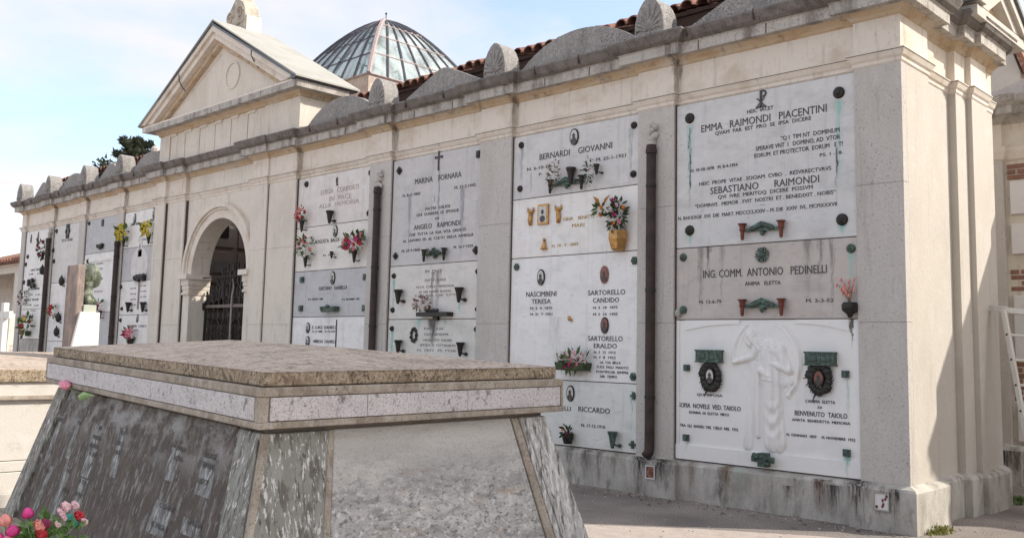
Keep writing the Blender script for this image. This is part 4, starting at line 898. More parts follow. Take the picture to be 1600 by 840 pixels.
for k in range(9): line("ANNA 1902" if k%2 else "PIO 1888",208 if k%2 else 224,446+4.3*k,9,2,pl[2],m_letter2)
oval(215,497,.045,.09,pl[3]); line("BARBIERI  CARLO",214,509,30,3.5,pl[3])
for q in ((190,448),(191,482),(189,500)): stud(q[0],q[1],.045,'round',pl[2])
z1=zline((136,397),(178.6,392)); z2=Z(155,487)
pl=far_bay(-23.182,-21.41,[4.485,z1,z2,.435],[mG,mW,mG2],['plain blue-grey plaque at the top of the bay behind the bronze bust','white plaque with a shallow carved gable, behind the bronze bust','low misty grey plaque behind the white pedestal of the bust'])
stud(140,349,.05,'round',pl[0]); c=at(161,348,'y',YS); MB().box(c.x-.05,c.x+.05,YS-.02,YS,c.z-.08,c.z+.08).build('lamp',m_bdark,pl[0])
c=at(156,385,'y',YS-.04); mb=MB()
for k in range(9): mb.ball((c.x+random.uniform(-.14,.14),c.y,c.z+random.uniform(-.05,.06)),(.05,.04,.045),6,4,.4)
mb.build('bronze_garland',m_bdark,pl[0])
c=at(153,402,'y',YS); mb=MB(); mb.prism([(-23.15,z1-.20),(-21.45,z1-.20),(-21.45,z1-.17),(c.x,z1-.06),(-23.15,z1-.17)],'y',YS-.02,YS); mb.build('carved_gable',mW,pl[1])
for a in (("FAM. ZANINI",152,412,18,3),("OTTAVIO",154,420,14,3),("IN PACE",154,455,12,3)): line(*a,pl[1],m_letter2)
stud(138,408,.06,'round',pl[1])
z1=Z(106,440); z2=Z(100,533)
pl=far_bay(-25.226,-23.55,[4.485,z1,z2,.435],[mC,mW,mW],['pale plaque with a dark rosette above two words, second bay from the far end','narrow white plaque hung with several small dark lamps, second bay from the far end','foot slab under the lamps in the second bay from the far end'])
c=at(106.5,361,'y',YS); mb=MB()
for k in range(6): a=k*math.pi/3; mb.ball((c.x+.09*math.cos(a),YS-.015,c.z+.14*math.sin(a)),(.06,.02,.07),6,4)
mb.build('rosette',m_bdark,pl[0]); line("TITTA  DONA",105,375,17,4.5,pl[0],bold=.0)
for q in ((89,361),(84,391),(85,408)): stud(q[0],q[1],.06,'round',pl[0])
z1=Z(60,482); z2=Z(46,529)
pl=far_bay(-27.237,-25.55,[4.485,z1,z2,.435],[mW,mW,m_plinth],['white plaque with several short dark lines, upper slab of the bay at the far end','small white plaque behind a potted bouquet at the far left end','rough grey foot slab at the far left end'])
oval(60,369,.05,.12,pl[0]); oval(49,373,.04,.12,pl[0])
for a in (("CARLO  VENTURI",57,421,18,3.5),("N. 1890",49,428,6,2.5),("M. 1950",62,427,7,2.5),("IDA  ZEN  VENTURI",53,451,17,3.5),("N. 1893",48,460,6,2),("M. 1961",59,460,7,2),("ITALO  VENTURI",51,468,18,3.5),("N. 1920",46,476,6,2),("M. 1970",57,477,7,2),("E  FIGLI",50,485,12,2)): line(*a,pl[0],bold=.0)
for q in ((44,401),(41,413),(38,441)): stud(q[0],q[1],.06,'round',pl[0])

# ============================================================ FLOWERS AND VASES
def rose(mb,c,r,rr):
    c=Vector(c); mb.ball(c,(r*.5,r*.5,r*.5),6,4,.3)
    for k in range(7):
        a=k*2.4+rr.random(); t=.55+.45*rr.random()
        d=Vector((math.cos(a)*t,-.35-.3*rr.random(),math.sin(a)*t)).normalized(); q=c+d*r*.55
        e=d.orthogonal().normalized(); f=d.cross(e)
        s=r*.55; mb.add([q-e*s*.8,q-f*s*.5+d*r*.2,q+e*s*.8,q+f*s+d*r*.12,q+d*r*.02],[(0,1,4),(1,2,4),(2,3,4),(3,0,4)])
def leaves(mb,c,rad,n,s,rr,sq=(1,1,1)):
    c=Vector(c)
    for k in range(n):
        d=Vector((rr.gauss(0,1),rr.gauss(0,1)-.5,rr.gauss(0,1))).normalized(); q=c+Vector((d.x*rad*sq[0],d.y*rad*sq[1],d.z*rad*sq[2]))*rr.uniform(.4,1)
        e=d.orthogonal().normalized(); e.rotate(Matrix.Rotation(rr.uniform(0,6),3,d)); f=(d+e*.6).normalized(); L=s*rr.uniform(.7,1.3); g=f.cross(e).normalized()
        mb.add([q,q+f*L*.5+g*L*.22,q+f*L,q+f*L*.5-g*L*.22,q+f*L*.5+e*L*.06],[(0,1,4),(1,2,4),(2,3,4),(3,0,4)])
def bouquet(px,py,rad,cols,label,vase=None,y=YS,nf=12,fs=.035,nl=60,seed=1,leafm=None,sq=(1,.6,1),vz=-.1,loc=None,cat='flowers',name='flower_bouquet'):
    rr=random.Random(seed); c=loc or at(px,py,'y',y-.09)
    t=thing(name,(c.x,c.y,c.z-rad),label,cat,'flowers fixed to the wall')
    mb=MB(); leaves(mb,c,rad,nl,fs*2.1,rr,sq); 
    mb.build('foliage',leafm or m_leaf,t,fixn=False)
    for k in range(nf):
        a=2.4*k; q=math.sqrt((k+.5)/nf); col=cols[k%len(cols)]
        p=Vector((c.x+rad*q*math.cos(a)*sq[0],c.y-rad*sq[1]*(1-q*q)**.5*.9,c.z+rad*q*math.sin(a)*sq[2]))
        mb=MB(); rose(mb,p,fs*rr.uniform(.85,1.2),rr); mb.build('flower',F[col],t,fixn=False)
    if vase:
        k,m_=vase; b=Vector((c.x,y-.075,c.z+vz))
        if k=='cone': MB().lathe([(.012,-.2),(.02,-.17),(.045,-.02),(.055,0),(.04,.0)],b,12).tube([b+Vector((0,0,-.16)),b+Vector((.05,.03,-.17)),b+Vector((.05,.075,-.16))],.01,6).build('vase',m_,t)
        if k=='pot': MB().lathe([(.05,-.13),(.07,-.06),(.075,0),(.06,.0)],b,12).build('vase',m_,t)
        if k=='trough': MB().box(b.x-.22,b.x+.22,y-.16,y-.01,b.z-.12,b.z-.02,-.02,-.01).build('trough',m_,t,bevel=.01)
        if k=='facet':
            MB().lathe([(.07,-.24),(.09,-.22),(.125,-.10),(.12,0),(.10,.0)],b,6).build('vase',m_,t)
    return t
bouquet(471,335,.13,['salmon','pink','red'],'small red and pink flowers high beside the portico pilaster',('cone',m_bdark),nf=9,seed=2,fs=.045,nl=20,vz=-.10)
bouquet(477,386,.19,['white','red','white','salmon','pale'],'white and red bouquet in a dark cone vase, nearest the right side of the portico',('cone',m_bdark),nf=14,seed=3,fs=.045,vz=-.14)
bouquet(553,379,.21,['hot','red','hot','white','pink','red'],'large magenta and red bouquet in a dark cone vase left of the middle drainpipe',('cone',m_bdark),nf=17,seed=4,fs=.055,sq=(1.25,.6,.75),vz=-.12)
bouquet(895,563,.16,['pink','pale','hot','pale','white'],'pink roses in a dark trough on the wide white plaque',('trough',m_leafd),nf=17,seed=5,fs=.045,sq=(1.6,.6,.75),vz=.0,nl=90)
bouquet(965,336,.19,['hot','white','orange','pale','white','pink'],'tall mixed bouquet in a faceted gold vase on the warm white plaque',('facet',m_goldv),nf=9,seed=6,fs=.04,sq=(.62,.6,1.15),vz=-.19,nl=150,leafm=m_leafd)
bouquet(939,326,.09,['orange'],'orange rose under two gilt leaves beside the gold vase',None,nf=3,seed=7,fs=.05,nl=14)
c=at(940,316,'y',YS-.1); mb=MB()
for sg in (-1,1): mb.add([(c.x,c.y,c.z-.08),(c.x+sg*.06,c.y-.02,c.z-.02),(c.x+sg*.14,c.y,c.z+.09),(c.x+sg*.05,c.y,c.z+.05),(c.x+sg*.05,c.y+.02,c.z+.0)],[(0,1,4),(1,2,4),(2,3,4),(3,0,4)])
tag(mb.build('gilt_leaves',m_goldv,None),'pair of brown gilt leaves spread above the orange rose','ornament')
bouquet(193,364,.22,['yellow'],'yellow flowers in front of the far drainpipe left of the portico',('cone',m_bdark),nf=15,seed=8,fs=.07,nl=20,sq=(1,.6,.9),vz=-.12)
bouquet(232,358,.19,['yellow'],'yellow flowers in a dark cone vase on the plaque next to the portico',('cone',m_bdark),nf=12,seed=9,fs=.07,nl=20,sq=(1.2,.6,.8),vz=-.12)
bouquet(203,521,.17,['pink','hot','pink'],'pink flowers low on the wall left of the portico, just above the tomb lid',('pot',m_bdark),nf=12,seed=10,fs=.06,nl=20,sq=(1.2,.6,.6))
bouquet(43,508,.28,['red','white','salmon','yellow'],'potted red and green bouquet at the far left end of the wall',('pot',m_leafd),nf=9,seed=11,fs=.07,nl=70,vz=-.15)
bouquet(67,388,.22,['plum'],'dark greenery high beside the farthest drainpipe',('cone',m_bdark),nf=4,seed=12,fs=.06,nl=60,leafm=m_leafd)
bouquet(36,463,.18,['pale','white'],'pale dry flowers on the end pilaster at the far left',('pot',m_white),nf=5,seed=13,fs=.05,nl=50,leafm=m_leafd)
bouquet(82,487,.15,['red','salmon','pale'],'small red flowers beside the second bay from the far end',None,nf=7,seed=14,fs=.06,nl=24)
bouquet(156,478,.12,['plum','pale'],'small dark red flowers on the plaque to the right of the bust',('cone',m_bdark),nf=6,seed=15,fs=.05,nl=24)
bouquet(865,273,.15,['pale'],'dry twig bunch in the left cup of the bracket on the grey veined plaque',None,nf=2,fs=.02,seed=16,nl=120,leafm=m_dry,sq=(.75,.5,1.5))
bouquet(920,266,.11,['pale'],'dry leaf bunch in the right cup of the bracket on the grey veined plaque',None,nf=2,fs=.02,seed=17,nl=90,leafm=m_leafd,sq=(.8,.5,1.7))
bouquet(660,474,.15,['pale','pale'],'withered pale flowers on the dark shelf holder with turquoise streaks',None,nf=7,fs=.035,seed=18,nl=60,leafm=m_dry,sq=(1.3,.5,.7))
bouquet(672,394,.09,['plum'],'shrivelled dark leaves in the bracket under the tall grey plaque',None,nf=2,fs=.02,seed=19,nl=50,leafm=m_leafd,sq=(1.6,.5,.7))
bouquet(886,676,.08,['plum','orange'],'small moss-coloured posy in a dark ring low behind the tomb corner',('pot',m_bdark),nf=3,fs=.03,seed=20,nl=40,leafm=m_leafd,vz=.0)
def small_vase(px,py,label,mat=None,s=1.0,y=YS,kind='cone'):
    c=at(px,py,'y',y-.07); mb=MB(); mb.lathe([(.012*s,-.10*s),(.02*s,-.08*s),(.038*s,.02*s),(.05*s,.05*s),(.052*s,.065*s),(.035*s,.065*s)],c,12)
    mb.tube([c+Vector((0,0,-.05*s)),c+Vector((.05*s,.02,-.07*s)),c+Vector((.06*s,.07,-.07*s))],.011*s,6); mb.ball(c+Vector((.06*s,.045,-.07*s)),.022*s,6,4)
    return tag(mb.build('wall_vase',mat or m_bdark,None),label,'vase','empty bronze vases on the wall')
small_vase(957,684,'green bronze vase on the pale greenish plaque near the drainpipe',m_bronze,1.2)
small_vase(622,461,'left dark vase on the upper turquoise-streaked plaque',s=1.3)
small_vase(717,458,'right dark vase on the upper turquoise-streaked plaque',s=1.3)
small_vase(622,539,'left dark vase on the sooty plaque just above the tomb lid',s=1.2)
small_vase(719,543,'right dark vase on the sooty plaque just above the tomb lid',s=1.2)
small_vase(515,337,'dark bud-shaped vase on the pinkish plaque beside the portico',s=1.3)
small_vase(518,397,'tiny dark holder on the cream plaque between the two bouquets',s=.7)
small_vase(200,478,'left dark vase on the crucifix-stem plaque',s=1.3)
small_vase(223,478,'right dark vase on the crucifix-stem plaque',s=1.3)
for k,(px,py,lb) in enumerate(((66,421,'dark lamp nearest the farthest drainpipe'),(96,438,'dark hanging lamp left of the stone stele, upper'),(91,495,'dark lamp with a curved arm low left of the stone stele'),(88,517,'lowest dark lamp left of the stone stele'))):
    c=at(px,py,'y',YS-.06); mb=MB(); mb.lathe([(.02,-.13),(.06,-.08),(.07,.0),(.05,.06),(.02,.10),(.01,.14)],c,8); mb.tube([c+Vector((0,0,-.1)),c+Vector((.08,.03,-.14)),c+Vector((.08,.06,-.14))],.014,5)
    tag(mb.build('votive_lamp',m_bdark,None),lb,'lamp','votive lamps at the far end')
# bronze shelf holders
c=at(677,490,'y',YS-.08); mb=MB(); mb.box(c.x-.34,c.x+.34,YS-.12,YS,c.z-.035,c.z+.025); mb.box(c.x-.05,c.x+.05,YS-.05,YS,c.z-.09,c.z)
for k in range(5): mb.ball((c.x+(k-2)*.05,YS-.1,c.z+.04),.035,6,4,.4)
tag(mb.build('shelf_holder',m_bdark,None),'dark bronze shelf carrying withered flowers, with turquoise streaks under it','flower holder')
c=at(514.5,482.5,'y',YS-.06); mb=MB(); mb.box(c.x-.19,c.x+.19,YS-.10,YS,c.z-.04,c.z+.04); mb.lathe([(.03,-.05),(.06,.04),(.05,.04)],(c.x+.17,YS-.07,c.z),8); mb.lathe([(.03,-.05),(.06,.04),(.05,.04)],(c.x-.17,YS-.07,c.z),8); mb.ball((c.x,YS-.1,c.z+.04),(.07,.03,.03),8,4,.3)
tag(mb.build('trough_holder',m_bronze,None,bevel=.006),'green bronze trough on the blue-grey plaque right of the arch','flower holder')
c=at(213,456-.0,'y',YS-.05); c=at(217,436,'y',YS-.05); mb=MB()
for k in range(13): mb.ball((c.x+random.uniform(-.24,.24),c.y,c.z+random.uniform(-.03,.09)),(.06,.05,.05),6,4,.4)
tag(mb.build('bronze_garland',m_bdark,None),'dark bronze garland crossing the top of the crucifix-stem plaque','garland')
c=at(109+0,0,'y',YS) if False else at(49,441,'y',YS-.06); mb=MB()
for k in range(10): mb.ball((c.x+random.uniform(-.2,.2),c.y,c.z+random.uniform(-.1,.12)),(.07,.05,.06),6,4,.4)
tag(mb.build('bronze_garland',m_bdark,None),'dark bronze planter on the many-lined plaque at the far left end','garland')
# middle dark cup above blue-grey bay plaque: cups and dry sprigs beside the beige plaque
c=at(1328,480,'y',YS-.06); t=thing('sprig_vase',(c.x,c.y,c.z-.1),'dark round vase with dry pink sprigs at the right edge of the beige streaked plaque','vase')
MB().lathe([(.02,-.10),(.03,-.07),(.075,-.03),(.08,.02),(.065,.05),(.05,.05)],c,14).build('cup',m_bdark,t,smooth=True)
mb=MB(); rr=random.Random(5); mf=MB()
for k in range(6):
    dx=rr.uniform(-.14,.06); h=rr.uniform(.14,.26); e=c+Vector((dx,rr.uniform(-.04,.02),.04+h)); mb.tube([c+Vector((0,0,.03)),c+Vector((dx*.4,0,.04+h*.5)),e],[.004,.004,.002],4)
    for j in range(3): q=c.lerp(e,.6+.18*j); mf.ball(q+Vector((rr.uniform(-.015,.015),0,0)),(.012,.012,.022),5,4,.3)
mb.build('twigs',m_dry,t); mf.build('buds',F['salmon'],t)
# white socket bulb under Pedinelli left stud: clip
c=at(1059,489,'y',YS-.03); tag(MB().ball(c,(.04,.03,.05),8,6).build('pale_clip',m_zinc,None,smooth=True),'pale metal clip beside the lower left stud of the beige streaked plaque','clip')
# centre cup on grey veined plaque
small_vase(892,272,'dark goblet-shaped cup between the dry bunches on the grey veined plaque',s=1.3)
small_vase(932,263,'small leafy holder right of the dry bunches on the grey veined plaque',s=.8)

# ============================================================ DRAINPIPES
def drain(pt,pb,r,label,y=8.915,stub=True,elbow=True):
    a=at(*pt,'y',y); b=at(*pb,'y',y); x=(a.x+b.x)/2
    t=thing('drainpipe',(x,y,b.z),label,'drainpipe','brown drainpipes down the pilasters')
    mb=MB()
    pts=[(x,y,a.z),(x,y,(a.z+b.z)/2),(x,y,b.z+.12)]+([(x-.0,y-.01,b.z+.05),(x-.015,y-.05,b.z)] if elbow else [(x,y,b.z)])
    mb.tube(pts,r,14); mb.build('pipe',m_pipe,t,smooth=True)
    for f in (.18,.52,.86): z=b.z+(a.z-b.z)*f; mb=MB(); mb.lathe([(r*1.12,0),(r*1.12,.035)],(x,y,z),14); mb.box(x-.015,x+.015,y,YP,z,z+.035); mb.build('bracket',m_iron,t)
    mb=MB(); mb.lathe([(r*1.15,0),(r*1.2,.02),(r*1.0,.1)],(x,y,a.z-.1),14); mb.build('collar',m_pipe,t)
    mb=MB(); rr=random.Random(int(x*10)&255)
    for k in range(9): mb.ball((x+rr.uniform(-.05,.05),YP-.03+rr.uniform(-.02,.02),a.z+.02+.028*k),(.05-.003*k,.045,.035),7,5,.5)
    mb.build('crumbled_render',m_pil,t)
    return t
drain((1021,226),(1011,712),.056,'brown drainpipe on the pilaster left of the mourning woman plaque, nearest one')
drain((591,292),(579,560),.054,'brown drainpipe left of the tall grey plaque with a cross')
drain((186,376),(168,560),.054,'brown drainpipe under the left yellow flowers, left of the portico')
drain((76,372),(62,560),.054,'farthest brown drainpipe, left of the stone stele')
# inspection plates on the plinth
def plate(px,py,w_,h_,label,y,seed):
    c=at(px,py,'y',y); t=thing('service_hatch',(c.x,y,c.z-h_/2),label,'hatch'); mb=MB()
    MB().box(c.x-w_/2,c.x+w_/2,y-.008,y+.01,c.z-h_/2,c.z+h_/2).build('plate',m_white if seed==2 else m_brick,t)
    for (a,b,e,f) in ((-1,1,-1,-.84),(-1,1,.84,1),(-1,-.84,-.84,.84),(.84,1,-.84,.84)): mb.box(c.x+a*w_/2,c.x+b*w_/2,y-.016,y+.01,c.z+e*h_/2,c.z+f*h_/2)
    mb.build('rim',m_white if seed==1 else m_zinc,t)
    rr=random.Random(seed); mb=MB()
    for k in range(6): mb.ball((c.x+rr.uniform(-.7,.7)*w_/2,y-.01,c.z+rr.uniform(-.7,.7)*h_/2),(.012,.006,.016),6,4,.4)
    mb.build('rust_blisters',m_red,t)
plate(1016.5,737,.13,.15,'small white-rimmed rusty hatch in the plinth under the nearest drainpipe',8.893,1)
plate(1378,783,.15,.17,'small square grey-white hatch with rust marks in the plinth by the corner',8.89,2)

# ============================================================ FOREGROUND TOMB
TA=Vector((-4.11614806,2.48403746,1.4)); TM=Matrix(((.99609596,.08598034,.02000526),(-.0855949,.99614138,-.01938713),(-.02159498,.01759909,.99961189)))
TX=Matrix.Translation(TA)@TM.to_4x4()
TL,TW,TH=3.70,2.07,.2032
c0=TX@Vector((-TL/2,TW/2,0)); TOMB=thing('stone_tomb',(c0.x,c0.y,0),'large battered stone tomb in the foreground with overhanging moulded lid and sloping corner posts','tomb')
def tstone(name,base,layers,**k): return stone(name,base,layers,**k)
def shr(name,c,lay,**k): return stone(name,c,lay,**k)
m_lid=shr('lid_granite',(.60,.49,.39),[((.40,.31,.235),.8,(3.4,3.4,3.4),.46,.62),((.70,.60,.51),.6,(9,9,9),.52,.66),((.20,.15,.105),.85,(13,13,13),.54,.64),((.34,.27,.22),.7,(34,34,34),.52,.62)],bump=.9,bscale=60,speck=((.13,.10,.08),.85,48,.57))
m_lide=shr('lid_edge',(.42,.33,.225),[((.24,.17,.11),.8,(7,7,7),.44,.62),((.56,.47,.35),.7,(34,34,34),.5,.60),((.10,.075,.055),.85,(30,30,26),.55,.62)],bump=.9,bscale=60,speck=((.06,.045,.03),.9,62,.52))
m_frame=shr('cast_stone_frame',(.42,.36,.285),[((.24,.19,.145),.8,(7,7,7),.44,.64),((.54,.49,.43),.6,(18,18,8),.5,.66),((.13,.10,.07),.6,(15,15,4),.62,.78)],bump=.5,bscale=90,speck=((.10,.08,.06),.7,60,.58))
m_fmarb=shr('pitted_marble',(.66,.62,.60),[((.50,.46,.45),.6,(5,5,9),.45,.68),((.62,.60,.58),.5,(9,9,9),.5,.7),((.15,.13,.12),.8,(18,18,12),.58,.66)],bump=.6,bscale=60,speck=((.10,.09,.08),.9,55,.62))
m_post=shr('peeling_marble_post',(.255,.25,.215),[((.36,.37,.33),.8,(7,7,1.6),.46,.62),((.13,.115,.095),.9,(30,30,1.6),.50,.58),((.66,.63,.60),.95,(58,58,3.2),.565,.60),((.09,.06,.045),.9,(40,40,9),.62,.66)],bump=.9,bscale=40)
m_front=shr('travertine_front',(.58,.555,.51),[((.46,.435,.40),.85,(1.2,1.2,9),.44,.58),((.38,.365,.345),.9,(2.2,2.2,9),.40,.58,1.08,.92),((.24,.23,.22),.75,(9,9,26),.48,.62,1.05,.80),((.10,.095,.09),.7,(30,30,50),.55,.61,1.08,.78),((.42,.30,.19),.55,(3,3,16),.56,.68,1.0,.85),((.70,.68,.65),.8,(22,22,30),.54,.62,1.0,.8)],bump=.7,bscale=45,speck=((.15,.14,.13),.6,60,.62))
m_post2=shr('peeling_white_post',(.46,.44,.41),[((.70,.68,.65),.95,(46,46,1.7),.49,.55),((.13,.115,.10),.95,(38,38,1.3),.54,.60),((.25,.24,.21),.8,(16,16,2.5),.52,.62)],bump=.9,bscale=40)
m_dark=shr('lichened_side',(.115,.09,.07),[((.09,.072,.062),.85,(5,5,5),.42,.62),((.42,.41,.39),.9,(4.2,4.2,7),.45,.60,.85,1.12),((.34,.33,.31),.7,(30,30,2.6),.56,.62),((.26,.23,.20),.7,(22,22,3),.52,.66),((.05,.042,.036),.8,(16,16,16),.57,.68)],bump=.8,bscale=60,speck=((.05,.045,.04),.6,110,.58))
m_clean=shr('washed_lettering',(.24,.24,.23),[((.10,.09,.08),.9,(22,22,9),.44,.58),((.52,.52,.50),.8,(44,44,3),.53,.62)],bump=.4)
def TB(): return MB(TX)
TB().box(-TL+.035,-.035,.035,TW-.035,0.004,.075).build('lid_edge',m_lide,TOMB,bevel=.008)
mb=TB(); n=1; e=.033
v=[(-TL+e,e,.074),(-e,e,.074),(-e,TW-e,.074),(-TL+e,TW-e,.074),(-TL+1.05,TW/2,.165),(-1.0,TW/2,.165)]
mb.add(v,[(0,1,5,4),(1,2,5),(2,3,4,5),(3,0,4),(3,2,1,0)]); mb.build('lid_top',m_lid,TOMB)
# fascia frame
mb=TB(); mb.box(-TL,0,0,TW,-.045,.0); mb.build('upper_fillet',m_frame,TOMB,bevel=.006)
TB().box(-TL,0,0,TW,-TH,-TH+.035).build('lower_fillet',m_frame,TOMB,bevel=.006)
TB().box(-TL+.016,-.016,.016,TW-.016,-TH+.034,-.044).build('fascia_core',m_frame,TOMB)
for (a,b,c_,d) in ((-TL,-TL+.02,0,.02),(-.05,-.0015,.0015,.05),(-.035,-.0015,TW-.02,TW-.0015)):
    TB().box(a,b,c_,d,-TH+.036,-.046).build('corner_block',m_frame,TOMB)
fx=[-TL+.03,-2.30,-1.45,-.80,-.056]
for a,b in zip(fx[:-1],fx[1:]): TB().box(a+.002,b-.002,-.001,.02,-TH+.039,-.049).build('marble_inset',m_fmarb,TOMB,bevel=.003)
fy=[.058,.62,1.30,TW-.028]
for a,b in zip(fy[:-1],fy[1:]): TB().box(-.02,.0015,a+.0015,b-.0015,-TH+.039,-.049).build('marble_inset',m_fmarb,TOMB,bevel=.003)
# battered body
BT=.28; zt=-TH-.03; zb=-1.20
def bat(z): return (zt-z)*BT
def quad(mb,face,a0,a1,z0,z1,th,off=0,bb=True):
    """slab on a battered face; a: position along face at top (posts splay with the batter), th outwards from off"""
    L0,W0=-TL+.07,TW-.07; q=[]
    for z in (z1,z0):
        d=bat(z)
        for a,s_ in ((a0,0),(a1,1)):
            if face=='front':    # +X' side ; a runs along y'
                y=.07+(a)*(W0-.07) if True else 0
                ya=.07-d+(a)*((W0+d)-(.07-d))
                for o in (off,off+th): q.append((-.07+d+o,ya,z-o*BT*.0))
            else:
                xa=(L0-d)+a*((-.07+d)-(L0-d))
                for o in (off,off+th): q.append((xa,.07-d-o,z))
    mb.add(q,[(0,1,3,2),(4,5,7,6),(0,2,6,4),(1,3,7,5),(0,1,5,4),(2,3,7,6)])
mb=TB(); d=bat(zb); i=.05
mb.add([(-TL+.07+i,.07+i,zt),(-.07-i,.07+i,zt),(-.07-i,TW-.07-i,zt),(-TL+.07+i,TW-.07-i,zt),(-TL+.07+i-d,.07+i-d,zb),(-.07-i+d,.07+i-d,zb),(-.07-i+d,TW-.07-i+d,zb),(-TL+.07+i-d,TW-.07-i+d,zb)],[(0,1,2,3),(4,5,6,7),(0,1,5,4),(1,2,6,5),(2,3,7,6),(3,0,4,7)])
mb.build('core',m_mortar,TOMB)
TB().box(-TL+.10,-.10,.10,TW-.10,zt-.01,-TH+.001).build('shadow_gap_course',m_mortar,TOMB)
# front (lit side): post, panel, post
def face_piece(name,face,a0,a1,mat,th,off,z1=zt,bev=.006,zo=zb):
    mb=TB(); quad(mb,face,a0,a1,zo,z1,th,off); return mb.build(name,mat,TOMB,bevel=bev)
face_piece('corner_post','front',.012,.185,m_post,.058,-.05)
face_piece('post_fillet','front',.186,.205,m_frame,.050,-.05)
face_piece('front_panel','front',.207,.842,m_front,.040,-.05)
face_piece('post_fillet','front',.845,.872,m_frame,.050,-.05)
face_piece('post_fillet','front',.874,.893,m_post2,.054,-.05)
face_piece('corner_post','front',.895,.985,m_post2,.060,-.05)
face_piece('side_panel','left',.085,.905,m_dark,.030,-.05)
face_piece('corner_post','left',.012,.075,m_post,.055,-.05)
face_piece('corner_post','left',.918,.985,m_post,.055,-.05)
# ridge strip at the corner
mb=TB(); 
q=[]
for z in (zt,zb):
    d=bat(z); x,y=-.07+d,.07-d
    q+=[(x-.03,y-.004,z),(x+.004,y-.004,z),(x+.004,y+.03,z),(x-.03,y+.03,z)]
mb.add(q,[(0,1,2,3),(4,5,6,7),(0,1,5,4),(1,2,6,5),(2,3,7,6),(3,0,4,7)]); mb.build('corner_arris',m_frame,TOMB)
TB().box(-TL-.33,.33,-.33,TW+.33,-1.62,zb).build('base_step',m_frame,TOMB,bevel=.015)
# inscriptions on the dark side: washed strips with letters; placed on the battered face
SX=TX@Matrix.Translation((0,.07-.0,0))
def on_side(px,py):
    """pixel -> (along, drop) on the battered left face"""
    th=math.atan(BT); n=(TM@Vector((0,-math.cos(th),math.sin(th)))); o=TX@Vector((-1,.07-.03*0+.05-.03,zt))
    d=cF+cR*((px-PPX)/FPX)-cU*((py-PPY)/FPX); t=(o-EYE).dot(n)/d.dot(n); q=TX.inverted()@(EYE+d*t); return q
m_letter3=plain('letter_soot',(.09,.08,.072),.8)
def strip(pa,pb,w_,mat,name,th=.004):
    a=on_side(*pa); b=on_side(*pb); up=(a-b).normalized(); rt=Vector((1,0,0)); nrm=Vector((0,-math.cos(math.atan(BT)),math.sin(math.atan(BT))))
    mb=TB(); q=[]
    for p in (a,b):
        for s_ in (-1,1): q+=[p+rt*s_*w_/2-nrm*.002,p+rt*s_*w_/2+nrm*th]
    mb.add(q,[(0,1,3,2),(4,5,7,6),(0,2,6,4),(1,3,7,5),(0,1,5,4),(2,3,7,6)]); return mb.build(name,mat,TOMB)
def side_text(s,px,py,w_,h_,mat=None):
    q=on_side(px,py); n0=len(bpy.data.objects)
    o=text(s,0,0,w_,h_,0,mat or m_letter,None,ext=.0006)
    th=math.atan(BT); Rm=TM.to_4x4()@Matrix.Rotation(-th,4,'X'); nrm=Vector((0,-math.cos(th),math.sin(th)))
    p=TX@(q+nrm*.006); o.rotation_euler=Rm.to_euler(); o.location=p; o.parent=TOMB; o.matrix_parent_inverse=Matrix.Translation(-ROOTLOC[TOMB.name])
for pa,pb,w_ in (((97,650),(72,720),.085),((82,728),(52,800),.09),((125,655),(104,715),.09),((108,730),(78,815),.12),((155,665),(132,745),.16),((133,748),(112,810),.16),((192,668),(176,745),.11),((277,700),(262,750),.15),((328,715),(316,775),.19),((258,785),(240,835),.26),((302,812),(296,838),.24)):
    strip(pa,pb,w_,m_clean,'washed_band',.0015)
for s_,px,py,w_ in (("AVE",96,655,.14),("1901",75,735,.12),("PAX",125,660,.15),("1912",108,735,.14),("NELLA",104,765,.2),("ADA",158,668,.12),("MARIA",152,683,.24),("FERRARI",148,696,.26),("N. 1873",146,709,.22),("M. 1931",130,752,.2),("IN PACE",124,772,.22),("PIO",192,676,.13),("CARLO",188,692,.2),("1868",184,706,.15),("ANNA",284,701,.22),("VERA",280,716,.2),("LUIGI",330,712,.22),("FERRARI",326,727,.26),("1877",318,752,.2),("CESARE",262,792,.34),("E FIGLI",250,822,.34),("EMILIA",306,818,.30)):
    side_text(s_,px,py,w_*.62,.030,m_letter3)

# tulip laid on the fascia
def tulip(mb_f,mb_g,base,tip,r,stem=None):
    base,tip=Vector(base),Vector(tip); d=(tip-base); L=d.length; d.normalize(); e=d.orthogonal().normalized(); f=d.cross(e)
    prof=[(.15,0),(.75,.12),(1,.35),(.95,.6),(.62,.85),(.15,1)]
    for k in range(6):
        a=k*math.pi/3; vs=[];fs=[]
        for rr_,t in prof:
            for s_ in (-1,0,1):
                aa=a+s_*.62; q=base+d*(t*L)+(e*math.cos(aa)+f*math.sin(aa))*r*rr_*(1.0+.06*(k%2)); vs.append(q)
        for j in range(5):
            for s_ in range(2): fs.append((3*j+s_,3*j+s_+1,3*j+s_+4,3*j+s_+3))
        mb_f.add(vs,fs)
def near(px,py,dist): 
    d=(cF+cR*((px-PPX)/FPX)-cU*((py-PPY)/FPX)).normalized(); return EYE+d*dist
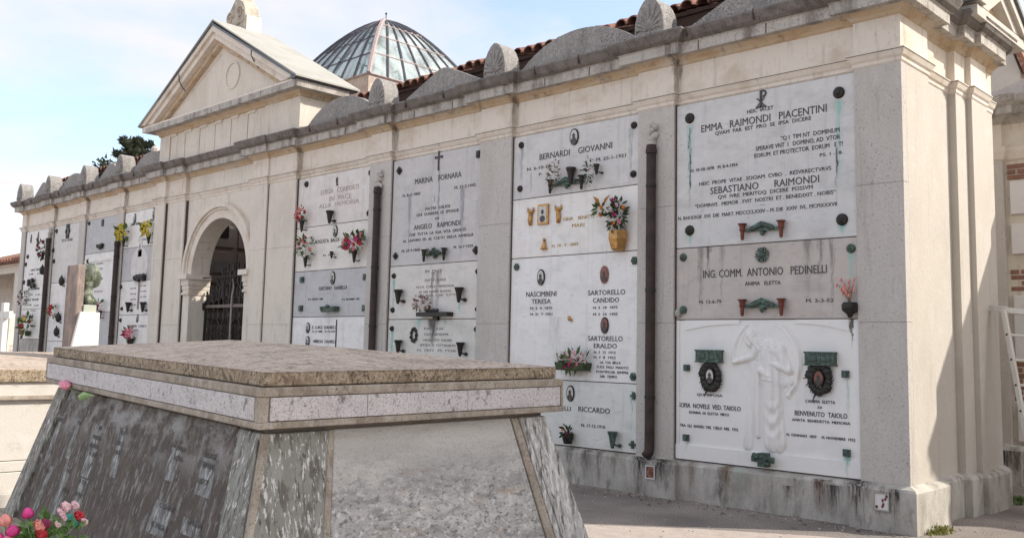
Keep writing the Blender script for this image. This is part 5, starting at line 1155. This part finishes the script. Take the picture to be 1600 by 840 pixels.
# lies against the gap under the fascia: pixel points on the fascia/side surfaces
def on_fascia(px,py,out=.02):
    n=TM@Vector((0,-1,0)); o=TX@Vector((0,-out,0)); d=cF+cR*((px-PPX)/FPX)-cU*((py-PPY)/FPX); t=(o-EYE).dot(n)/d.dot(n); return EYE+d*t
a=on_fascia(94,598,.03); b=on_fascia(108,604,.03); c2=on_fascia(120,615,.02); 
t=thing('tulip',(b.x,b.y,b.z-.1),'single wilted pink tulip stuck under the lid at the left of the big tomb','flower')
mb=MB(); tulip(mb,None,b,a,.032); mb.build('petals',F['pink'],t,smooth=True,fixn=False)
mb=MB(); mb.tube([b,b.lerp(c2,.6)+Vector((0,0,-.005)),c2],.006,6); mb.build('stem',m_leaf,t)
mb=MB(); rr=random.Random(4); 
l0=on_fascia(122,617,.03); l1=on_fascia(148,617,.03); mb.add([l0,l0.lerp(l1,.4)+Vector((0,-.01,.025)),l1,l0.lerp(l1,.5)+Vector((0,-.02,-.025)),l0.lerp(l1,.5)+Vector((0,-.03,0))],[(0,1,4),(1,2,4),(2,3,4),(3,0,4)])
l1=on_fascia(138,624,.03); mb.add([l0,l0.lerp(l1,.4)+Vector((.02,-.01,.02)),l1,l0.lerp(l1,.5)+Vector((-.02,-.02,-.02)),l0.lerp(l1,.5)+Vector((0,-.03,0))],[(0,1,4),(1,2,4),(2,3,4),(3,0,4)])
mb.build('leaf',plain('tulip_leaf',(.22,.36,.10),.5),t)

# foreground bouquet, bottom left
FD=5.1
fc=near(75,850,FD); POT=thing('flower_pot',(fc.x,fc.y,.0),'pot of artificial tulips and roses at the foot of the big tomb, bottom left','flower pot')
MB().lathe([(.14,0),(.17,.02),(.20,.42),(.22,.43),(.22,.47),(.19,.47),(.17,.40)],(fc.x,fc.y,0),24).build('pot',m_tile,POT)
mb=MB(); rr=random.Random(21)
leaves(mb,near(75,858,FD),.22,190,.06,rr,(1.1,.6,.6)); leaves(mb,near(110,838,FD-.05),.12,110,.05,rr,(1,.6,.7)); mb.build('foliage',plain('bouquet_leaf',(.13,.24,.06),.5,0,vary=.5),POT,fixn=False)
for (px,py,px2,py2,r,col) in ((8,822,8,802,.028,'salmon'),(44,810,43,792,.026,'hot'),(20,838,19,819,.030,'hot'),(-3,852,-5,831,.03,'hot'),(11,854,9,836,.03,'pink')):
    mb=MB(); tulip(mb,None,near(px,py,FD),near(px2,py2,FD),r); mb.build('tulip_head',F[col],POT,smooth=True,fixn=False)
    mb=MB(); mb.tube([near(px,py,FD),near(px+(60-px)*.3,py+25,FD),near(60,870,FD)],.006,5); mb.build('stem',MATS['bouquet_leaf'],POT)
for (px,py,r,col) in ((64,822,.05,'salmon'),(73,818,.04,'plum'),(66,834,.05,'red'),(126,806,.040,'red'),(105,792,.04,'pale'),(119,790,.032,'pale'),(103,808,.028,'pale'),(133,815,.03,'pale'),(110,808,.025,'teal'),(118,817,.025,'teal'),(92,820,.024,'pale'),(97,800,.03,'pale')):
    mb=MB(); r*=.82; c=near(px,py,FD-.1); mb.ball(c,r*.6,8,6,.2); rose(mb,c,r,rr); rose(mb,c+Vector((0,-.01,.01)),r*.8,rr); mb.build('rose_head',F[col],POT,fixn=False)

# ============================================================ LEFT TOMB, STELE, BUST
m_sun=stone('sunlit_marble',(.62,.58,.52),[((.45,.40,.34),.5,(2,2,9),.55,.7),((.70,.67,.62),.5,(5,5,5),.5,.7),((.28,.25,.22),.6,(4,4,12),.60,.72)],bump=.3)
t=thing('stone_tomb',(-10.6,2.6,0),'sunlit pale marble tomb with a rough brown-edged top slab at the far left','tomb')
tx=-9.35; ty0,ty1=1.2,4.35
def zt_(py): return at(20,py,'x',tx).z
zz=[zt_(577),zt_(597)]
mb=MB(); mb.prism([(tx-2.2,zz[0]+.10),(tx,zz[0]-.0),(tx,zz[1]),(tx-2.2,zz[1])],'y',ty0,ty1) if False else None
v=[]
zt0,zt1=zz
mb=MB(); mb.add([(tx,ty0,zt1),(tx,ty1,zt1),(tx-2.3,ty1,zt1),(tx-2.3,ty0,zt1),(tx,ty0,zt0),(tx,ty1,zt0),(tx-2.3,ty1,zt0+.13),(tx-2.3,ty0,zt0+.13)],[(0,1,2,3),(4,5,6,7),(0,1,5,4),(1,2,6,5),(2,3,7,6),(3,0,4,7)])
mb.build('top_slab',m_lide,t,bevel=.01)
mb=MB(); mb.add([(tx-.012,ty0+.01,zt0+.002),(tx-.012,ty1-.01,zt0+.002),(tx-2.28,ty1-.01,zt0+.133),(tx-2.28,ty0+.01,zt0+.133),(tx-.012,ty0+.01,zt0-.01),(tx-.012,ty1-.01,zt0-.01),(tx-2.28,ty1-.01,zt0+.12),(tx-2.28,ty0+.01,zt0+.12)],[(0,1,2,3),(4,5,6,7),(0,1,5,4),(1,2,6,5),(2,3,7,6),(3,0,4,7)])
mb.build('weathered_top',m_lid,t)
bz=[zt1,zt_(619),zt_(625),zt_(720),zt_(737),zt_(770),0]
o=[.03,.05,.0,.02,.03,.06]
for i in range(6):
    MB().box(tx-2.2,tx-.06+o[i],ty0+.05-o[i],ty1-.06+o[i],bz[i+1],bz[i]-(.006 if i in (3,4) else 0)).build('marble_course',m_sun if i!=1 else m_frame,t,bevel=.006)
# stele beside the bust
def px_at_x(px,py,x): return at(px,py,'x',x)
sx_=-10.95
a=at(103,415,'x',sx_); 
b0=at(118,470,'y',4.05); STX=b0.x; zt2=at(118,413,'y',4.05).z
l0=at(101,470,'y',4.05).x; dy=at(131,470,'x',STX).y
t=MB().box(l0,STX,4.05,dy,0,zt2).build('stone_stele',stone('stele_stone',(.30,.24,.21),[((.15,.12,.11),.85,(14,14,1.5),.42,.66),((.50,.36,.30),.6,(5,5,5),.5,.7),((.10,.08,.07),.6,(18,18,4),.58,.74)],bump=.8),None,bevel=.015)
tag(t,'tall narrow dark stone stele standing left of the bronze bust','stele')
PX1=at(157,500,'y',4.35).x; PX0=at(118,500,'y',4.35).x
m_ped=stone('white_pedestal',(.74,.72,.67),[((.6,.57,.52),.4,(4,4,4),.5,.7)],bump=.1)
# pedestal: its long lit face looks to +X, so it is a deep block
px_=at(140,500,'x',STX+.08)
pz=at(140,487,'x',STX+.10).z; py0=at(121,500,'x',STX+.10).y; py1=at(156.5,500,'x',STX+.10).y
ped=thing('bust_pedestal',(STX-.1,(py0+py1)/2,0),'bright white square pedestal under the bronze bust','pedestal')
yq=lambda px,py:at(px,py,'x',STX+.05).y
zl=at(120,536,'x',STX+.05).z; yA,yB=yq(126,487),yq(113.5,536); sl_=(yA-yB)/(pz-zl); y0_=yA-sl_*pz
MB().prism([(y0_,0),(yq(156.5,487)+.03,0),(yq(156.5,487),pz),(yA,pz)],'x',STX+.003,STX+.05).box(STX-.45,STX+.002,dy+.003,yq(156.5,487),0,pz-.001).build('shaft',m_ped,ped,bevel=.004)
pz2=at(140,476,'x',STX+.02).z; q0=at(131,480,'x',STX+.02).y; q1=at(151,480,'x',STX+.02).y
MB().box(STX-.40,STX+.02,q0,q1,pz,pz2).build('bust_plinth',stone('green_plinth',(.46,.48,.40),[((.36,.40,.32),.5,(9,9,9),.5,.7)]),ped,bevel=.006)
m_bust=stone('verdigris_bronze',(.085,.10,.07),[((.28,.31,.22),.9,(14,14,10),.48,.6),((.05,.055,.045),.8,(12,12,9),.56,.68)],rough=.55,bump=.3)
xb=STX-.18
def bq(px,py,dx=0): v=at(px,py,'x',xb); return Vector((xb+dx,v.y,v.z))
s_=(bq(150,420)-bq(135,420)).length/15     # metres per photo pixel along y
sk=[bq(141,430),bq(139,440),bq(137,452),bq(136,464),bq(138,474)]
mb=MB(); hc=bq(141,431)
# head as a displaced ball facing +Y (to the right in the photo)
nu,nv=28,22; vs=[];fs=[]
for j in range(nv+1):
    ph=math.pi*j/nv
    for i in range(nu):
        th=2*math.pi*i/nu; d=Vector((math.sin(ph)*math.cos(th),math.sin(ph)*math.sin(th),math.cos(ph)))
        fr=max(0,d.y); r=Vector((.088,.108,.14)); q=Vector((d.x*r.x,d.y*r.y,d.z*r.z))
        side=abs(d.x)
        if d.z<-.1: q.y+=.035*(-d.z)*(.3+fr); q.x*=1-.38*(-d.z)       # jaw narrows
        if fr>.35:
            u=(fr-.35)/.65; w1=math.exp(-(d.x/.16)**2)
            q.y+=.034*w1*math.exp(-((d.z+.12)/.13)**2)*u           # nose
            q.y+=.012*math.exp(-((d.z-.16)/.10)**2)*u              # brow
            q.y-=.018*math.exp(-((d.z-.02)/.09)**2)*math.exp(-((side-.32)/.16)**2)*u   # eye sockets
            q.y+=.010*w1*math.exp(-((d.z+.42)/.06)**2)*u-.010*w1*math.exp(-((d.z+.47)/.03)**2)*u   # lips
            q.y+=.016*w1*math.exp(-((d.z+.72)/.12)**2)*u           # chin
        if d.z>.25 or (d.y<-.05 and d.z>-.45): q*=1.03+.018*math.sin(th*9)*math.sin(ph*11)   # hair
        vs.append(hc+q)
for j in range(nv):
    for i in range(nu): fs.append((j*nu+i,(j+1)*nu+i,(j+1)*nu+(i+1)%nu,j*nu+(i+1)%nu))
mb.add(vs,fs)
for sg in (-1,1): mb.ball(hc+Vector((sg*.082,-.005,-.01)),(.014,.022,.034),8,6)
zb_=pz2-hc.z
mb.tube([hc+Vector((0,-.012,-.06)),hc+Vector((0,-.022,-.13)),hc+Vector((0,-.03,-.19)),hc+Vector((0,-.03,-.25))],[.066,.06,.06,.085],16)
mb.tube([hc+Vector((-.15,-.05,-.30)),hc+Vector((-.10,-.045,-.265)),hc+Vector((0,-.03,-.235)),hc+Vector((.10,-.045,-.265)),hc+Vector((.15,-.05,-.30))],[.03,.05,.06,.05,.03],14)
mb.tube([hc+Vector((0,-.10,-.30)),hc+Vector((0,-.05,-.27)),hc+Vector((0,.02,-.265)),hc+Vector((0,.085,-.31))],[.03,.055,.055,.03],12)
mb.tube([hc+Vector((0,-.03,-.22)),hc+Vector((0,.0,-.29)),hc+Vector((0,.0,zb_+.01))],[.06,.062,.045],14)
o=mb.build('bronze_bust',m_bust,None,smooth=True); tag(o,'weathered green bronze bust of a man facing right on the white pedestal','bust')

# ============================================================ FAR LEFT: ARCADE, CROSS
AR_=thing('arcade_building',(-55,17,0),'distant low cream arcade with a red tiled roof beyond the left end of the wall','building')
bx=lambda px,py,y=17:at(px,py,'y',y)
yb_=17.0
eL=bx(-30,410).x; eR=bx(40,410).x; ez=bx(10,411).z; rz=bx(10,389).z
MB().box(eL-10,eR+3,yb_+2.6,yb_+2.8,0,ez).build('rear_wall',m_frieze,AR_)
MB().box(eL-10,eR+3,yb_-.1,yb_+.25,bx(10,428).z,ez-.05).build('entablature',m_wall,AR_)
MB().box(eL-10,eR+3,yb_-.2,yb_+.35,ez-.25,ez-.1).build('cornice',m_wall,AR_)
for px in (-16,26): 
    c=bx(px,480).x; MB().box(c-.35,c+.35,yb_-.1,yb_+.25,0,bx(10,428).z).build('pier',m_wall,AR_)
c=bx(6,520).x; MB().box(c-1.4,c+1.0,yb_+2.5,yb_+2.6,0,bx(6,482).z).build('doorway',m_cdark,AR_)
MB().box(c-.2,c+1.5,yb_+2.45,yb_+2.58,bx(8,452).z,bx(8,448).z).build('name_panel',m_cdark,AR_)
mb=MB(); mb.prism([(yb_-.5,ez-.05),(yb_+3.2,rz+.35),(yb_+6.5,ez),(yb_+6.5,ez-.1),(yb_-.5,ez-.12)],'x',eL-10,eR+3); mb.build('roof',m_tile,AR_)
x=eL-1; k=0; tp=None
while x<eR+3:
    mb=MB(); mb.tube([(x,yb_-.6,ez-.02),(x,yb_+3.2,rz+.42)],.13,6)
    if tp is None: tp=mb.build('tile_row',m_tile,AR_); tpx=x
    else:
        o=tp.copy(); sc.collection.objects.link(o); o.location=tp.location+Vector((x-tpx,0,0)); ROOTLOC[o.name]=o.location.copy(); o.parent=AR_; o.matrix_parent_inverse=Matrix.Translation(-ROOTLOC[AR_.name])
    x+=.42
c=bx(5,520,13); cb=MB(); cb.box(c.x-.16,c.x+.16,12.9,13.1,0,bx(5,473,13).z); o=cb.box(c.x-.75,c.x+.75,12.92,13.08,bx(5,492,13).z-.15,bx(5,492,13).z+.15).build('grave_cross',m_ped,None,bevel=.02); tag(o,'white stone cross on a grave at the far left edge','cross')
c=bx(16,560,13.5); o=MB().box(c.x-.9,c.x+.3,13.2,13.9,0,bx(14,490,13.5).z,.1,.1).box(c.x-1.2,c.x+.6,13.1,14.0,0,.25).build('headstone',m_sun,None,bevel=.02); tag(o,'pale headstone right of the white cross at the far left edge','headstone')
c=bx(24,460,11.9); MB(); o=MB().tube([(at(24,550,'y',12.2).x,12.2,0),(at(24,550,'y',12.2).x,12.2,at(24,415,'y',12.2).z)],.03,6).build('metal_post',m_zinc,None); tag(o,'thin grey metal post beside the far left end of the wall','post')

# ============================================================ TREES
def conifer(name,base,h,rad,label,seed,n=2600,spread=.9):
    rr=random.Random(seed); t=thing(name,base,label,'tree','dark trees behind the left wing')
    mb=MB(); mb.tube([base,(base[0]+.1,base[1],base[2]+h*.5),(base[0],base[1],base[2]+h*.97)],[rad*.12,rad*.07,.03],8); 
    br=[]
    for k in range(46):
        z=base[2]+h*(.10+.86*k/46); a=k*2.4; L=rad*min(1,2.6*(1-((z-base[2])/h)))**.8*rr.uniform(.6,1.12)+.12
        e=Vector((base[0]+L*math.cos(a),base[1]+L*math.sin(a),z+L*rr.uniform(.15,.6))); s=Vector((base[0],base[1],z)); mb.tube([s,s.lerp(e,.5)+Vector((0,0,-.05)),e],[.05,.03,.01],4); br.append((s,e,L))
    mb.build('trunk',plain('bark_'+name,(.09,.065,.05),.9),t)
    mb=MB()
    for s,e,L in br:
        for j in range(int(n/46)):
            u=rr.uniform(.25,1.05); q=s.lerp(e,u)+Vector((rr.gauss(0,1),rr.gauss(0,1),rr.gauss(0,.8)))*L*.16*spread
            d=Vector((rr.gauss(0,1),rr.gauss(0,1),rr.gauss(.5,1))).normalized(); e_=d.orthogonal().normalized(); sz=rr.uniform(.07,.15)
            mb.add([q-e_*sz*.5,q+e_*sz*.5,q+d*sz*1.8],[(0,1,2)])
    mb.build('crown',plain('needles_'+name,(.045,.055,.03),.8,0,vary=.6,scale=3),t,fixn=False)
tp=at(207,204,'y',17); tb=at(205,290,'y',17)
def tree_at(px,ytop,y,wpx,label,name,seed,n):
    a=at(px,ytop,'y',y); b=at(px-wpx/2,260,'y',y); c=at(px+wpx/2,260,'y',y)
    conifer(name,(a.x,y,0),a.z,(c.x-b.x)/2,label,seed,n)
tree_at(205,201,17,44,'dark irregular conifer rising behind the left wing of the wall','conifer_tree',5,17000)
tree_at(224,206,18.5,30,'second dark conifer touching the left edge of the pediment','conifer_tree',6,12000)
tree_at(155,258,19,16,'slim dark cypress top peeping above the left wing parapet','cypress_tree',8,5000)
# small stone pinnacle on the left wing roof
c=at(246,262,'y',9.9); t=thing('roof_pinnacle',(c.x,9.9,5.9),'small pale stone pinnacle on the roof left of the portico','pinnacle')
c2=at(243,228,'y',9.9); MB().box(c.x-.45,c.x+.12,9.7,10.1,5.6,at(243,258,'y',9.9).z+.06,.12,.05).build('base',m_endw,t,bevel=.02)
MB().lathe([(.09,0),(.10,.1),(.05,.16),(.045,c2.z-6.15)],(c2.x,9.9,6.1),8).build('spike',m_endw,t)

# ============================================================ RIGHT: SECOND LOCULI WALL, LADDER, WEEDS
RB=thing('loculi_wall',(-1,13.9,0),'shaded burial wall at the right edge with loculus slabs and bare brick showing between them','building')
ry=13.5; rx0,rx1=-4.6,1.05
MB().box(rx0,rx1,ry+.10,ry+2.2,0,4.9).build('wall',m_wall,RB)
rpath=[(rx0,ry),(-3.955,ry),(-3.955,ry+.09),(rx1,ry+.09)]
for nm,pf,mm,wl in (('plinth',[(.14,0),(.14,.45),(.10,.50),(0,.52)],m_plinth,.2),('architrave',[(0,4.28),(.02,4.30),(.05,4.40),(.06,4.46),(0,4.47)],m_frieze,.06),('frieze',[(-.001,4.45),(-.001,4.80)],m_wall,.05),('cornice',[(0,4.78),(.05,4.82),(.10,4.86),(.18,4.88),(.18,4.98),(.24,5.04),(.25,5.12),(0,5.14)],m_corn,.1)):
    sweep(rpath,pf,wl).build(nm,mm,RB)
MB().box(rx0,-3.956,ry,ry+.11,.5,4.29).build('pilaster_block',m_pil,RB,bevel=.005)
rz_=lambda py: at(1585,py,'y',ry+.08).z
slabs=[(283,335),(350,397),(460,545),(0,0)]
rows=[rz_(283),rz_(335),rz_(350),rz_(397),rz_(408),rz_(455),rz_(462),rz_(560),rz_(600),rz_(620)]
x=-3.93
for i in range(9):
    xa,xb_=x+.04,x+.84; x+=.9
    for (za,zc) in ((rows[1],rows[0]),(rows[3],rows[2]),(rows[7],rows[6]),(.56,rows[8]-.25)):
        s_=MB().box(xa,xb_,ry+.05,ry+.11,za,zc).build('loculus_slab',m_white,RB,bevel=.006)
        if za==rows[1] and i<3: text('6' if i==0 else str(6+i),xa+.30,zc-.14,.05,.09,ry+.049,m_letter,RB)
# exposed bricks in the gap (rows 4..5) and small gap below
def bricks(x0,x1,z0,z1,n0=0):
    z=z0; r_=0; pr_=None
    while z+.06<z1:
        x=x0-(.13 if r_%2 else 0)
        while x<x1:
            a,b=max(x,x0),min(x+.24,x1)
            if b-a>.05 and random.random()<.93:
                o=MB().box(a+.006,b-.006,ry+.085+random.uniform(-.015,.012),ry+.2,z+.006,z+.062).build('brick',m_brick,RB,bevel=.004)
            x+=.26
        z+=.075; r_+=1
bricks(-3.93,-3.2,rows[5],rows[4]); bricks(-3.93,-3.2,rows[8]-.22,rows[7]); bricks(-3.93,-3.2,rows[1]+.0,rows[0]+.0) if 0 else bricks(-3.93,-3.2,rows[0]+.02,4.26)
MB().prism([(rx0,5.10),(-2.4,5.10),(-2.4,5.75),(rx0+.1,5.14)],'y',ry+.1,ry+.3).build('raking_parapet',m_pil,RB)
# sunlit gable behind
GB=thing('chapel_gable',(-4.2,15,0),'sunlit cream chapel side wall with a tiled verge above the right burial wall','building')
a=at(1575,65,'y',15.2); b=at(1594,112,'y',15.2); 
MB().prism([(a.x-5,0),(b.x,0),(b.x,b.z),(a.x,a.z),(a.x-2.6,a.z+3.2),(a.x-5,a.z)],'y',15.2,19).build('wall',m_endw,GB)
mb=MB(); 
p0=Vector((b.x+.06,0,b.z-.05)); p1=Vector((a.x-2.6,0,a.z+3.3)); 
mb.add([(b.x+.10,15.05,b.z-.10),(a.x+.04,15.05,a.z+.02),(a.x-2.6,15.05,a.z+3.28),(a.x-2.6,15.05,a.z+3.42),(a.x+.10,15.05,a.z+.10),(b.x+.18,15.05,b.z-.06)]+[(b.x+.10,19,b.z-.10),(a.x+.04,19,a.z+.02),(a.x-2.6,19,a.z+3.28),(a.x-2.6,19,a.z+3.42),(a.x+.10,19,a.z+.10),(b.x+.18,19,b.z-.06)],[(0,1,4,5),(1,2,3,4),(6,7,10,11),(7,8,9,10),(0,1,7,6),(1,2,8,7),(3,4,10,9),(4,5,11,10),(5,0,6,11),(2,3,9,8)])
mb.build('verge',m_tile,GB)
# ladder
LD=thing('ladder',(-2.9,11.0,0),'pale wooden stepladder leaning against the right end of the building','ladder')
m_wood=stone('pale_wood',(.60,.585,.55),[((.46,.44,.40),.5,(20,20,2),.45,.7)],bump=.1)
ly=11.5
def lp_(px,py,y=ly): return at(px,py,'y',y)
topL=at(1532,480,'x',-3.30); kn=lp_(1567,484,11.15); kn2=lp_(1606,487,11.75)
def bar(p,q,w_,h_,name,mat=m_wood):
    p,q=Vector(p),Vector(q); d=(q-p); L=d.length; z=d.normalized(); x=Vector((1,0,0)) if abs(z.x)<.7 else Vector((0,1,0)); y=z.cross(x).normalized(); x=y.cross(z).normalized()
    mb=MB(); v=[]
    for t in (p,q):
        for a,b in ((-1,-1),(1,-1),(1,1),(-1,1)): v.append(t+x*a*w_/2+y*b*h_/2)
    mb.add(v,[(0,1,2,3),(4,5,6,7),(0,1,5,4),(1,2,6,5),(2,3,7,6),(3,0,4,7)]); return mb.build(name,mat,LD,bevel=.006)
K1=lp_(1568,484,11.2); A1=lp_(1532,480,11.2)
# front rail foot: direction through pixel (1598,640)
F1=lp_(1598,650,11.05); F1=K1+(F1-K1)*(K1.z/(K1.z-F1.z))
K2=K1+Vector((.30,.38,.0)); 
K2=lp_(1606,488,11.6); F2=K2+(F1-K1)
A2=A1+(K2-K1)*.9
bar(K1,F1,.045,.085,'rail'); bar(K2,F2,.045,.085,'rail'); bar(A1,K1+Vector((.03,0,0)),.04,.075,'top_arm'); bar(A1+(K2-K1),K2,.04,.07,'top_arm'); bar(K1,K2,.04,.06,'tread')
n_=8
for k in range(1,n_): bar(K1.lerp(F1,k/n_),K2.lerp(F2,k/n_),.05,.028,'tread')
mb=MB(); mb.box(A1.x-.012,A1.x+.0,A1.y-.045,A1.y+.045,A1.z-.035,A1.z+.035); mb.build('end_cap',m_cdark,LD)
mb=MB()
for k in range(1,n_): mb.ball(K1.lerp(F1,k/n_)+Vector((0,-.045,0)),.012,6,4)
mb.build('bolt',m_iron,LD)
# weeds
def weeds(px,py,r,n,label,seed,col):
    c=at(px,py,'z',0.0); rr=random.Random(seed); mb=MB()
    for k in range(n):
        a=rr.uniform(0,6.28); q=rr.random()**.6*r; b=Vector((c.x+q*math.cos(a)*.9,c.y+q*math.sin(a)*1.6,0)); h=rr.uniform(.02,.075)*(1.3-q/r*.7); d=Vector((rr.gauss(0,.03),rr.gauss(0,.03),h)); w_=Vector((rr.gauss(0,1),rr.gauss(0,1),0)).normalized()*rr.uniform(.006,.013)
        mb.add([b-w_,b+w_,b+d*.6+w_*.8,b+d,b+d*.6-w_*.8],[(0,1,2,4),(4,2,3)])
    o=mb.build('weed_clump',col,None,fixn=False); tag(o,label,'weeds')
mw=plain('weed_green',(.12,.17,.05),.7,0,vary=.5,scale=30); mw2=plain('weed_yellow_green',(.26,.26,.07),.7,0,vary=.4,scale=30)
weeds(1462,830,.16,170,'yellow-green weeds at the foot of the sunlit corner plinth',1,mw2)
weeds(1492,800,.13,300,'low green weeds in the recess between corner block and middle pier',2,mw)
weeds(1525,792,.10,160,'thin green tuft in front of the narrow middle pier',4,mw)
weeds(1585,783,.22,380,'dense green weeds against the last plinth block at the right',3,mw)
# unseen stand-in occluder, given a chapel's shape and sized to shade the big tomb
CH=thing('tomb_shade_block',(1.0,8.25,0),'tall unseen chapel-shaped block added right of the path to shade the tomb','building')
MB().box(-.95,3.0,6.5,10.0,.5,7.9).build('wall',m_wall,CH,bevel=.02)  # body of the added shade block
MB().box(-1.05,3.1,6.4,10.1,0,.5).build('plinth',m_plinth,CH,bevel=.02)  # base of the added shade block
MB().box(-1.12,3.17,6.33,10.17,7.9,8.12).build('cornice',m_corn,CH,bevel=.02)  # upper edge of the added shade block
MB().prism([(6.3,8.12),(10.2,8.12),(8.25,8.9)],'x',-1.1,3.15).build('roof',m_zinc,CH)  # top of the added shade block
MB().box(-1.0,-.94,7.7,8.8,.5,2.9).build('shade_block_door',m_bdark,CH)
